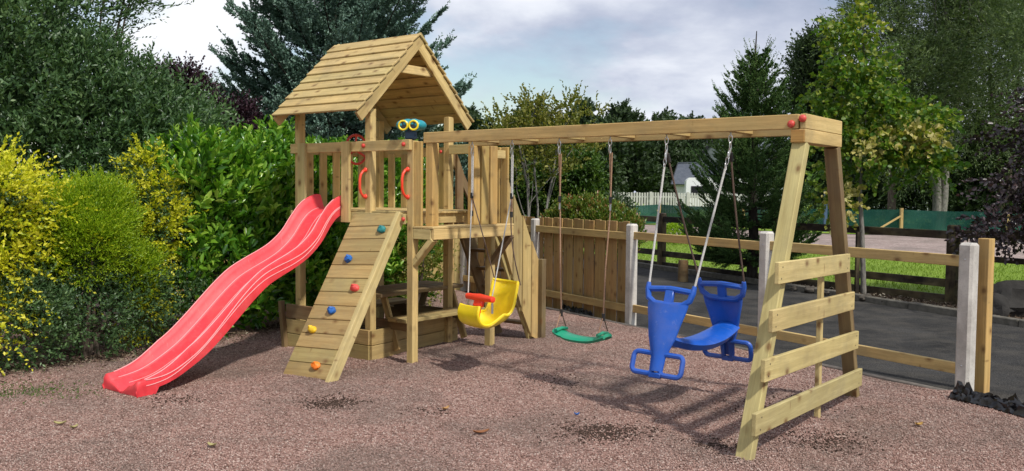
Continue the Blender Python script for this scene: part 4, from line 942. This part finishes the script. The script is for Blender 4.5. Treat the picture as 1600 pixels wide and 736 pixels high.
# staked young maple in front of the drive
bm_ = [(5.35, 13.9, 3.2, .62, .6, .62, 1, .45), (5.75, 13.9, 2.75, .70, .6, .50, 1, .4), (5.45, 13.9, 2.2, .60, .6, .45, 1, .35), (5.05, 13.9, 2.6, .40, .4, .45, 1, .5), (5.2, 13.9, 3.85, .32, .3, .42, 1, .55), (5.4, 13.9, 4.25, .16, .16, .28, 1, .8), (6.4, 13.8, 2.75, .38, .3, .22, 1, .5), (6.05, 13.6, 2.42, .42, .3, .15, 1.6, 1.0), (5.35, 13.6, 2.36, .38, .3, .12, 1.2, .95), (6.55, 13.8, 2.0, .40, .35, .20, 1, .3), (5.1, 13.9, 1.55, .30, .3, .35, 1, .75), (6.1, 13.9, 2.1, .5, .4, .25, 1, .3)]
tree('young_maple', 'young staked maple with patches of pale yellow leaves beyond the end frame', (5.62, 13.96), [((5.62, 13.96, -.05), (5.5, 13.96, 4.0), .045, .014)], bm_,
     [dict(blobs=bm_, shoots=1150, per=7, leaf=.100, wid=.085, mat=LM['maple'], slen=.28, up=.1, out_=.8, shell=.8, spread=.7, round_=True, fold=.10, clump=.7, droop=.3),
      dict(blobs=[(6.12, 13.5, 2.50, .40, .3, .12), (5.5, 13.3, 2.30, .26, .2, .08), (6.3, 13.5, 2.36, .25, .2, .08), (5.1, 13.6, 1.45, .18, .2, .22)], shoots=100, per=7, leaf=.10, wid=.08, mat=LM['pale'], slen=.22, up=.1, out_=.8, shell=.9, spread=.7, round_=True, fold=.1, droop=.3)], 'bark_g', limbs=16)
m = MB(); m.board((5.48, 13.9, -.1), (5.48, 13.9, 1.0), .06, .06, up=(0, 1, 0)); m.tube([(5.48, 13.9, .92), (5.60, 13.97, .94)], .012, 6); o = m.build('tree_stake', M['wood_dark'], None, (5.48, 13.9, 0)); o.location = (5.48, 13.9, 0); tag(o, 'dark wooden stake tied beside the young maple trunk', 'stake')
# multi stem yellowing tree behind the boarded fence
by = [(-.05, 14.6, 2.35, .42, .4, .42, 1, .5), (.45, 14.6, 2.55, .50, .4, .42, 1, .6), (.95, 14.5, 2.35, .40, .4, .40, 1, .55), (.35, 14.6, 2.0, .6, .4, .30, 1, .5), (.95, 14.6, 2.95, .28, .25, .22, .8, .6), (.3, 14.6, 2.95, .30, .25, .20, .8, .6), (-.2, 14.6, 2.75, .2, .2, .16, .7, .6), (1.3, 14.6, 2.8, .22, .2, .14, .6, .6)]
tree('yellowing_tree', 'small multi stemmed tree with sparse yellowing leaves behind the boarded fence', (.42, 14.6), [((.40, 14.6, -.05), (.05, 14.6, 2.7), .03, .010), ((.44, 14.6, -.05), (.80, 14.6, 2.9), .03, .010), ((.42, 14.6, .3), (.40, 14.65, 3.1), .022, .008)], by,
     [dict(blobs=by, shoots=620, per=8, leaf=.075, wid=.045, mat=LM['yellow'], slen=.28, up=.5, out_=.7, shell=.85, spread=.8, round_=True, clump=.3)], 'bark_g', limbs=8)
bg_ = [(1.15, 18.0, 1.9, .5, .5, .40), (1.45, 18.0, 2.05, .30, .4, .3), (.8, 18.0, 1.6, .5, .5, .5), (1.45, 18.0, 1.5, .35, .4, .4), (-.1, 18.2, 1.6, .7, .5, .7), (.2, 18.4, .9, 1.5, .5, .8)]
tree('green_shrub_tree', 'fresh green broad leaved bushy tree behind the red tipped shrub', (1.2, 18.0), [((1.2, 18.0, 0), (1.3, 18.0, 2.0), .05, .02)], bg_, [dict(blobs=bg_, shoots=2600, per=8, leaf=.11, wid=.06, mat=LM['mid'], slen=.26, up=.3, shell=.5, clump=.35, round_=True)])
bp = [(.90, 13.3, 1.10, .32, .3, .32), (1.35, 12.75, 1.05, .36, .3, .34), (1.58, 12.4, .95, .24, .25, .30), (.72, 13.4, .95, .26, .25, .28), (1.12, 13.0, 1.22, .36, .28, .24)]
shrub('photinia_shrub', 'rounded green shrub with red tipped leaves showing above the boarded fence', 'shrub', (1.3, 12.9), bp, [dict(blobs=bp, shoots=3400, per=8, leaf=.070, wid=.030, mat=LM['photinia'], slen=.14, up=.8, out_=.6, shell=.35, spread=.6)])
# round clipped bush and dark low one on the lawn verge
bb = [(5.05, 27.2, .28, .33, .33, .33)]
shrub('round_bush', 'small round yellow green clipped bush on the lawn', 'shrub', (5.05, 27.2), bb, [dict(blobs=bb, shoots=900, per=5, leaf=.055, wid=.03, mat=LM['juniper'], slen=.08, up=.3, shell=.3)], group=None, stems=2)
bb2 = [(6.0, 28.0, .45, .5, .4, .5), (6.5, 28.2, .35, .4, .4, .4)]
shrub('dark_bush', 'dark green bush right of the small round bush on the lawn', 'shrub', (6.1, 28.1), bb2, [dict(blobs=bb2, shoots=900, per=6, leaf=.10, wid=.05, mat=LM['privet'], slen=.12, shell=.4)], stems=2)
# copper beech at the right
bc_ = [(7.8, 11.9, 2.6, .35, .35, .20), (6.75, 11.9, 1.7, .3, .3, .12), (8.6, 12.4, 2.3, 1.35, 1.2, 1.0), (7.9, 12.2, 1.85, .70, .7, .50), (7.3, 12.0, 1.40, .45, .4, .22), (8.3, 12.0, 1.35, 1.0, .9, .45), (8.9, 12.4, 3.4, 1.0, .9, .8), (6.62, 11.9, 1.15, .35, .35, .20), (8.0, 12.2, 2.8, .7, .7, .5), (6.35, 11.85, 1.0, .22, .25, .12), (7.9, 12.0, 1.05, .8, .6, .25)]
tree('copper_beech', 'dark purple copper beech with drooping branches at the right edge', (8.9, 12.6), [((8.9, 12.6, -.05), (8.7, 12.5, 3.6), .12, .04)], bc_,
     [dict(blobs=bc_, shoots=3500, per=9, leaf=.085, wid=.065, mat=LM['beech'], slen=.42, up=.0, out_=.9, shell=.85, spread=.7, round_=True, clump=.75, droop=.45, zmin=.7)], 'bark_d', limbs=22)
# tall willows / poplars at the right
def bigtree(name, label, x, y, H, Rx, mat, trunks=1, shoots=5200, leaf=.20, wid=.055, up=.3, droop=.5, group='tall trees beyond the gravel road', low=.22, sl=.9, bark_='bark_b', spread=.6, nb_=16):
    bl = []
    for i in range(nb_):
        t = i/(nb_-1); z = H*(low+(.97-low)*t); r_ = Rx*(math.sin(math.pi*min(1, .18+.75*t)))**.7; a = random.random()*6.28; o_ = r_*.5
        bl.append((x+o_*math.cos(a), y+o_*math.sin(a)*.8, z, r_*.62, r_*.6, H*.11))
    tr = [((x+random.uniform(-.3, .3)*k, y, -.1), (x+random.uniform(-1, 1)*k*1.2, y+random.uniform(-.5, .5), H*.8), .022*H**.9/(1+.4*(trunks > 1)), .03) for k in range(trunks)] if trunks > 1 else [((x, y, -.1), (x, y, H*.8), .02*H**.9, .03)]
    return tree(name, label, (x, y), tr, bl, [dict(blobs=bl, shoots=shoots, per=9, leaf=leaf, wid=wid, mat=mat, slen=sl, up=up, out_=.8, shell=.6, spread=spread, droop=droop, clump=.4)], bark_, group, limbs=12)
bigtree('tall_tree', 'tall grey green willow left of the other tall willows, behind the young maple', 16.2, 37.5, 12.0, 2.7, LM['willow'], 1, 5200)
bigtree('tall_tree', 'tallest broad willow with several leaning pale trunks near its base', 18.6, 38.5, 14.5, 3.8, LM['willow'], 4, 8000, bark_='bark_g', low=.3)
bigtree('tall_tree', 'tall willow between the leaning trunks and the copper beech', 22.5, 40.0, 14.0, 3.6, LM['willow'], 2, 7000, low=.26)
bigtree('tall_tree', 'airy pale green willow at the far right behind the copper beech', 19.9, 33.0, 12.5, 2.0, LM['willow'], 1, 2200, low=.42)
bigtree('tall_tree', 'rounded dark green tree directly behind the top of the young fir', 14.9, 43.5, 9.0, 1.5, LM['dark'], 1, 4800, leaf=.24, wid=.13, droop=.1)
bigtree('tall_tree', 'low dense dark tree under the willows behind the green netting', 16.8, 43.0, 6.0, 3.2, LM['dark'], 1, 3600, leaf=.25, wid=.13, droop=.1, low=.1)
bigtree('tall_tree', 'low dark shrubby tree behind the netting at the right edge', 22.5, 42.5, 4.6, 4.0, LM['dark'], 1, 4200, leaf=.22, wid=.12, droop=.1, low=.1)
G2 = 'dark trees along the horizon'
for (x, y, H, Rx, lab) in ((1.2, 78, 8.3, 4.2, 'distant dark tree farthest left, just right of the tower'), (7.0, 80, 8.6, 3.4, 'distant dark tree left of centre above the photinia'), (10.6, 82, 8.8, 3.0, 'distant dark tree between the second and third dark trees above the picket fence'), (14.2, 86, 8.2, 3.4, 'distant dark tree just left of the slate roofed house'), (18.8, 92, 8.6, 3.6, 'distant dark tree rising behind the slate roofed house'), (-4.5, 76, 7.5, 4.0, 'distant tree hidden behind the tower and spruce')):
    bigtree('distant_tree', lab, x, y, H, Rx, LM['dark'], 1, 1900, leaf=.55, wid=.32, up=.4, droop=0, group=G2, low=.12, sl=.9, spread=.8)
# low dark scrub behind the netting, left part
bh = [(-1+i*1.5, 33+i*.3, .7+.3*math.sin(i*2), 1.2, .8, .9) for i in range(4)]
shrub('scrub', 'dark green scrub behind the netting left of the photinia', 'shrub', (1.5, 33.5), bh, [dict(blobs=bh, shoots=2200, per=6, leaf=.16, wid=.09, mat=LM['dark'], slen=.3, shell=.5)])

# ------------------------------------------------------------------ dark post and rail fence, netting, picket fence
dp = [(1.55, 21.6), (3.18, 18.63), (4.75, 15.72), (6.45, 12.82), (8.1, 9.9), (9.8, 6.9)]
df = empty('post_and_rail_fence', (dp[2][0], dp[2][1], 0), 0, 'dark stained post and rail fence along the far side of the drive', 'fence'); OD = (dp[2][0], dp[2][1], 0)
for i, (x, y) in enumerate(dp):
    m = MB(); m.board((x, y, -.2), (x, y, 1.16), .15, .15, up=(.5, -.86, 0), ch=.02); m.build('post', M['wood_dark'], df, OD)
for (a, b_) in zip(dp[:-1], dp[1:]):
    for z in (1.03, .30, .06):
        m = MB(); m.board((a[0]+.02, a[1]-.07, z), (b_[0]-.02, b_[1]+.07, z+random.uniform(-.02, .02)), .05, .12 if z > .2 else .13); m.build('rail', M['wood_dark'], df, OD)
m = MB(); m.board((6.5, 12.7, .70), (8.05, 10.0, .70), .05, .08); m.build('rail', M['wood_dark'], df, OD)
m = MB(); m.tube([(3.12, 15.95, -.1), (3.12, 15.95, .33), (3.12, 15.95, .37)], [.095, .09, .08], 14); o = m.build('timber_bollard', M['wood_brown'], None, (3.12, 15.95, 0), True); o.location = (3.12, 15.95, 0); tag(o, 'short round weathered timber bollard standing in the bark bed', 'bollard')
netm = NB('green_windbreak_net'); o_ = netm.n('TexCoord').outputs['Object']
netm.base(netm.mix(netm.ramp(netm.noise(o_, 1.1, 5, .6), [(.35, 0.), (.65, 1.)]), (.012, .075, .060), (.028, .115, .085)), .8, .2); tp = netm.n('BsdfTransparent'); ms_ = netm.n('MixShader'); ms_.inputs[0].default_value = .22
netm.l(netm.p.outputs[0], ms_.inputs[1]); netm.l(tp.outputs[0], ms_.inputs[2]); netm.l(ms_.outputs[0], netm.out.inputs[0])
netp = [(-4, 33.5), (0.2, 36), (4, 40.5), (7.45, 44.5), (10.5, 40), (15.74, 35.6), (19.6, 34.8), (27, 33)]
ne = empty('netting_fence', (7.45, 44.5, 0), 0, 'low green windbreak netting on pale posts beyond the gravel road', 'fence'); ON = (7.45, 44.5, 0)
G = []; 
for (a, b_) in zip(netp[:-1], netp[1:]):
    for k in range(10):
        t = k/10; G.append([(a[0]+(b_[0]-a[0])*t, a[1]+(b_[1]-a[1])*t+.05*math.sin(k*1.3+z*3), z*(1-.05*math.sin(math.pi*t))) for z in (.03, .35, .7, .98)])
m = MB(); m.sheet(G, .006); m.build('netting', netm.m, ne, ON, True)
for i, (x, y) in enumerate(netp):
    m = MB(); m.board((x, y-.06, -.1), (x, y-.06, 1.04), .11, .11, up=(0, 1, 0)); m.build('post', M['wood_rail'], ne, ON)
    if i in (3, 5): m = MB(); m.board((x-1.1, y-.1, .08), (x-.05, y-.1, .72), .05, .07); m.build('brace', M['wood_rail'], ne, ON)
pe = empty('picket_fence', (9, 56, 0), 0, 'pale grey picket fence in front of the distant house', 'fence'); OPk = (9, 56, 0)
m = MB(); xs = np.arange(3.5, 16.5, .17)
for x in xs: m.board((x, 56+(x-9)*.1, .25), (x, 56+(x-9)*.1, 1.56+random.uniform(-.02, .02)), .11, .02, up=(0, 1, 0))
M['paint'] = simple('weathered_pale_paint', (.46, .46, .43), .8, .2, .2, 2)
m.build('pickets', M['paint'], pe, OPk)
for z in (.55, 1.3): m = MB(); m.board((3.4, 56.06-.56, z), (16.6, 56.06+.76, z), .06, .10); m.build('rail', M['paint'], pe, OPk)
for x in np.arange(4, 16.5, 2.4): m = MB(); m.board((x, 56.1+(x-9)*.1-.16, .0), (x, 56.1+(x-9)*.1-.16, 1.62), .16, .14, up=(0, 1, 0)); m.build('post', M['paint'], pe, OPk)
# fence mound
m = MB(); G = [[(x, y, .26*math.sin(math.pi*min(1, max(0, (y-48)/14)))) for y in np.linspace(48, 62, 8)] for x in np.linspace(-6, 24, 12)]
m.sheet([r_[::-1] for r_ in G][::-1] if 0 else G, .05); o = m.build('hill', M['lawn'], None, smooth=True); tag(o, kind='structure')

# ------------------------------------------------------------------ house with slate roof, gable behind, caravan, right house
def slate():
    b = NB('slate_roof'); o = b.n('TexCoord').outputs['Object']; br = b.n('TexBrick'); b.l(b.vmul(o, (1, 1, 1)), br.inputs['Vector']); br.inputs['Scale'].default_value = 2.5; br.inputs['Mortar Size'].default_value = .01
    br.inputs['Color1'].default_value = (.070, .082, .105, 1); br.inputs['Color2'].default_value = (.10, .112, .135, 1); br.inputs['Mortar'].default_value = (.04, .045, .055, 1); return b.base(br.outputs['Color'], .55, .4)
M['slate'] = slate(); M['render_wall'] = simple('pale_render', (.55, .56, .57), .85, .2, .1, 2); M['grey_clad'] = simple('grey_cladding', (.24, .27, .28), .8, .2, .12, 2); M['white'] = simple('white_gloss_panel', (.78, .79, .80), .35, .5, .04, 2); M['charcoal'] = simple('charcoal_trim', (.03, .032, .036), .6)
def house(name, label, c, rz, Lx, Wy, eave, ridge, wallm, doors=()):
    e = empty(name, (c[0], c[1], 0), rz, label, 'house')
    m = MB(); hx, hy = Lx/2, Wy/2
    m.prism([(-hx, -hy, 0), (-hx, hy, 0), (-hx, hy, eave), (-hx, 0, ridge-.1), (-hx, -hy, eave)], (Lx, 0, 0)); w = m.build('wall', wallm, e)
    m = MB()
    for s_ in (-1, 1):
        d = vec((0, s_*hy, eave-ridge)); L_ = np.linalg.norm(d); d /= L_; n_ = vec((0, s_*(ridge-eave), hy))/L_
        a = vec((0, 0, ridge))+n_*.06; b_ = a+d*(L_+.35); mid = (a+b_)/2; m.board(mid-vec((hx+.25, 0, 0)), mid+vec((hx+.25, 0, 0)), L_+.35, .10, up=tuple(n_), ch=.02)
    m.board((-hx-.25, 0, ridge+.13), (hx+.25, 0, ridge+.13), .22, .10); r_ = m.build('roof', M['slate'], e)
    for sx in (-1, 1):
        for s_ in (-1, 1):
            m = MB(); a = vec((sx*(hx+.27), 0, ridge+.02)); b_ = vec((sx*(hx+.27), s_*(hy+.28), eave-.22)); m.board(a, b_, .05, .24, up=(0, .3, 1)); m.build('barge_board', M['charcoal'], r_)
    for (kind, x, y, z, w_, h_, ax) in doors:
        m = MB()
        if ax == 'x': m.board((x, y-w_/2, z), (x, y+w_/2, z), .06, h_)
        else: m.board((x-w_/2, y, z), (x+w_/2, y, z), .06, h_)
        fr = m.build(kind, M['charcoal'], w); 
        if kind == 'window':
            m = MB()
            if ax == 'x': m.board((x-.035, y-w_/2+.07, z), (x-.035, y+w_/2-.07, z), .03, h_-.14)
            else: m.board((x-w_/2+.07, y-.035, z), (x+w_/2-.07, y-.035, z), .03, h_-.14)
            m.build('pane', M['glass_dark'], fr)
    return e
house('outbuilding', 'small pale outbuilding with a grey slate roof beyond the picket fence', (15.0, 67.5), R(-24), 4.2, 3.6, 2.35, 3.75, M['render_wall'], [('door', -2.11, 0, 1.0, 1.1, 2.0, 'x'), ('window', 0.6, -1.81, 1.5, 1.2, .9, 'y')])
house('gabled_house', 'grey clad house with dark gable trim mostly hidden behind the young fir', (23.6, 88.9), R(50), 10, 7.5, 3.8, 7.7, M['grey_clad'], [('window', -5.01, 0, 4.6, 1.1, 1.3, 'x'), ('window', -5.01, -1.7, 1.6, 1.4, 1.2, 'x')])
house('far_house', 'bluish white roofed house glimpsed through branches at the right', (31.5, 62), R(8), 9, 7, 3.0, 5.0, M['white'], [('window', -1.5, -3.51, 1.6, 1.4, 1.1, 'y')])
# caravan
ce = empty('caravan', (14.6, 60.5, 0), R(-8), 'white touring caravan with a dark end window parked before the outbuilding', 'caravan')
m = MB(); sec = [(-1.15, .55), (-1.15, 2.35), (-1.05, 2.55), (-.8, 2.62), (.8, 2.62), (1.05, 2.55), (1.15, 2.35), (1.15, .55)]
side = [(-2.6, .55), (-2.7, 1.3), (-2.66, 2.42), (-2.5, 2.60), (2.45, 2.62), (2.66, 2.45), (2.75, 1.3), (2.6, .55)]
m.prism([(x, -1.1, z) for x, z in side], (0, 2.2, 0)); cb_ = m.build('body', M['white'], ce)
def win(x, z, w, h, y=-1.12):
    m = MB(); m.board((x-w/2, y, z), (x+w/2, y, z), .03, h, ch=.03); f = m.build('window', M['black'], cb_); m = MB(); m.board((x-w/2+.06, y-.02, z), (x+w/2-.06, y-.02, z), .02, h-.12); m.build('pane', M['glass_dark'], f)
win(-1.75, 1.72, 1.2, .62); win(1.5, 1.72, 1.1, .6)
m = MB(); m.board((.05, -1.115, 1.4), (.05, -1.115, 1.42), .62, .02, up=(0, 1, 0)); m.board((-.3, -1.12, 1.45), (.35, -1.12, 1.45), .03, 1.65); m.build('door', M['paint'], cb_)
for x in (-.45, .45): m = MB(); m.tube([(x, -1.12, .33), (x, -.92, .33)], .33, 20); w_ = m.build('wheel', M['black'], ce, smooth=True); m = MB(); m.tube([(x, -1.14, .33), (x, -1.10, .33)], .19, 16); m.build('rim', M['steel'], w_, smooth=True)
m = MB(); m.board((-2.6, 0, .45), (-3.7, 0, .42), .10, .08); m.build('drawbar', M['steel'], ce)
# blue post by the netting behind the end frame
m = MB(); m.board((13.0, 36.5, -.1), (13.0, 36.5, 1.75), .13, .13, up=(0, 1, 0)); m.ball((13.0, 36.5, 1.78), .08); o = m.build('marker_post', simple('blue_grey_post_paint', (.05, .09, .16), .6), None, (13.0, 36.5, 0)); o.location = (13.0, 36.5, 0); tag(o, 'slim blue grey marker post before the netting, seen left of the end frame rear leg', 'post')

# rocks along the bed
M['rock'] = simple('lichened_rock', (.085, .075, .062), .9, .2, .4, 7, 0, .9); M['rock_dark'] = simple('dark_rock', (.028, .026, .024), .8, .3, .4, 7, 0, .9)
labs = ['farthest', 'second farthest', 'third farthest', 'middle', 'third nearest', 'second nearest', 'nearest']
for i in range(7):
    t = i/6; x = 4.55+t*.95; y = 14.95-t*2.1; m = MB(); s_ = (.10, .07, .11, .08, .07, .10, .08)[i]; m.ball((x, y, s_*.30), (s_, s_*.8, s_*.6), 14, sq=.55); o = m.build('edging_rock', M['rock'], None, (x, y, 0), True); o.location = (x, y, 0); tag(o, labs[i]+' grey stone in the rock row edging the bed behind the end frame', 'rock', 'rocks edging the bed')
for i, (x, y, s_, lb) in enumerate(((6.75, 11.75, .38, 'large dark boulder under the copper beech, left of its pair'), (7.35, 11.45, .42, 'large dark boulder under the copper beech, nearer the right edge'), (6.45, 11.6, .22, 'small dark stone at the foot of the boulder pair'))):
    m = MB(); m.ball((x, y, s_*.45), (s_, s_*.8, s_*.72), 18, sq=.5); o = m.build('boulder', M['rock_dark'], None, (x, y, 0), True); o.location = (x, y, 0); tag(o, lb, 'boulder', 'dark boulders under the beech')
# litter of leaves and tufts on the bed
def bedreg(n):
    t = RNG.random(n); s_ = RNG.random(n); K = np.array(K1[1:5]); Bp = np.array(BD[1:5]); k = t*3; i = np.minimum(k.astype(int), 2); f = (k-i)[:, None]; a = K[i]*(1-f)+K[i+1]*f; b_ = Bp[i]*(1-f)+Bp[i+1]*f; return a+(b_-a)*s_[:, None]
p2 = bedreg(7000); n = len(p2); C = np.column_stack([p2, RNG.uniform(.004, .03, n)]); D = unit(n); D[:, 2] *= .25; D = norm_(D)
V, F, a, b_ = leaves(C, D, RNG.uniform(.03, .07, n), RNG.uniform(.015, .035, n)); V[:, 2] = np.maximum(V[:, 2], .003)
lt = NB('litter'); lt.base(lt.ramp(lt.attr('rnd'), [(0., (.035, .024, .016)), (.5, (.11, .075, .05)), (.85, (.24, .19, .13)), (1., (.40, .36, .28))]), .85, .2)
tag(fastmesh('leaf_litter', V, F, lt.m, {'rnd': a, 'tone': b_}), 'dry brown leaf litter and bark chips covering the planting bed', 'leaf litter', kind='stuff')
# grass blades on the lawn strip near the fence
n = 30000; t = RNG.random(n)**1.3; px = RNG.uniform(2.2, 12, n); py = RNG.uniform(12, 30, n); BDa = np.array(BD); yb = np.interp(px, BDa[:, 0], BDa[:, 1]); yt = np.interp(px, [0, 5.1, 9.3, 11.2, 17], [33, 29.8, 26.2, 23.2, 19.5]); ok = (py > yb+.05) & (py < yt-.1); px = px[ok]; py = py[ok]; n = len(px)
D = norm_(np.column_stack([RNG.normal(0, .35, n), RNG.normal(0, .35, n), np.ones(n)])); V, F, a, b_ = leaves(np.column_stack([px, py, np.full(n, -.01)]), D, RNG.uniform(.04, .09, n), RNG.uniform(.012, .02, n))
LM['grass'] = leafmat('grass_blades', [(.1, (.11, .18, .016)), (.5, (.19, .28, .028)), (.9, (.30, .38, .07))], .35, .6)
tag(fastmesh('grass', V, F, LM['grass'], {'rnd': a, 'tone': b_}), 'mown green grass blades on the lawn beyond the dark fence', 'grass', kind='stuff')
# dead leaves and twigs under the hedge foot
n = 5000; t = RNG.random(n); hx = np.interp(t, [0, .35, .7, 1], [-4.6, -3.6, -2.8, -2.2]); hy = np.interp(t, [0, .35, .7, 1], [7.3, 8.5, 10.1, 11.2]); o1 = RNG.exponential(.14, n); C = np.column_stack([hx+o1*.7-.05+RNG.normal(0, .05, n), hy-o1*.6+RNG.normal(0, .05, n), np.zeros(n)]); C[:, 2] = [hgt(x, y)+.01 for x, y in C[:, :2]]
D = unit(n); D[:, 2] *= .2; D = norm_(D); V, F, a, b_ = leaves(C, D, RNG.uniform(.015, .045, n), RNG.uniform(.008, .02, n))
tag(fastmesh('hedge_litter', V, F, lt.m, {'rnd': a, 'tone': b_}), 'dead brown leaves and twigs fallen along the foot of the hedge', 'leaf litter', kind='stuff')

# moss and small weeds at the hedge foot
n = 700; C = np.column_stack([RNG.normal(-3.75, .28, n), RNG.normal(6.75, .16, n), np.zeros(n)]); C[:, 2] = [hgt(x, y)+.004 for x, y in C[:, :2]]
D = norm_(np.column_stack([RNG.normal(0, .6, n), RNG.normal(0, .6, n), RNG.uniform(.1, .8, n)])); V, F, a, b_ = leaves(C, D, RNG.uniform(.012, .03, n), RNG.uniform(.006, .012, n))
tag(fastmesh('moss', V, F, LM['mid'], {'rnd': a, 'tone': b_}), 'patch of green moss and tiny weeds on the gravel at the far left', 'moss', kind='stuff')
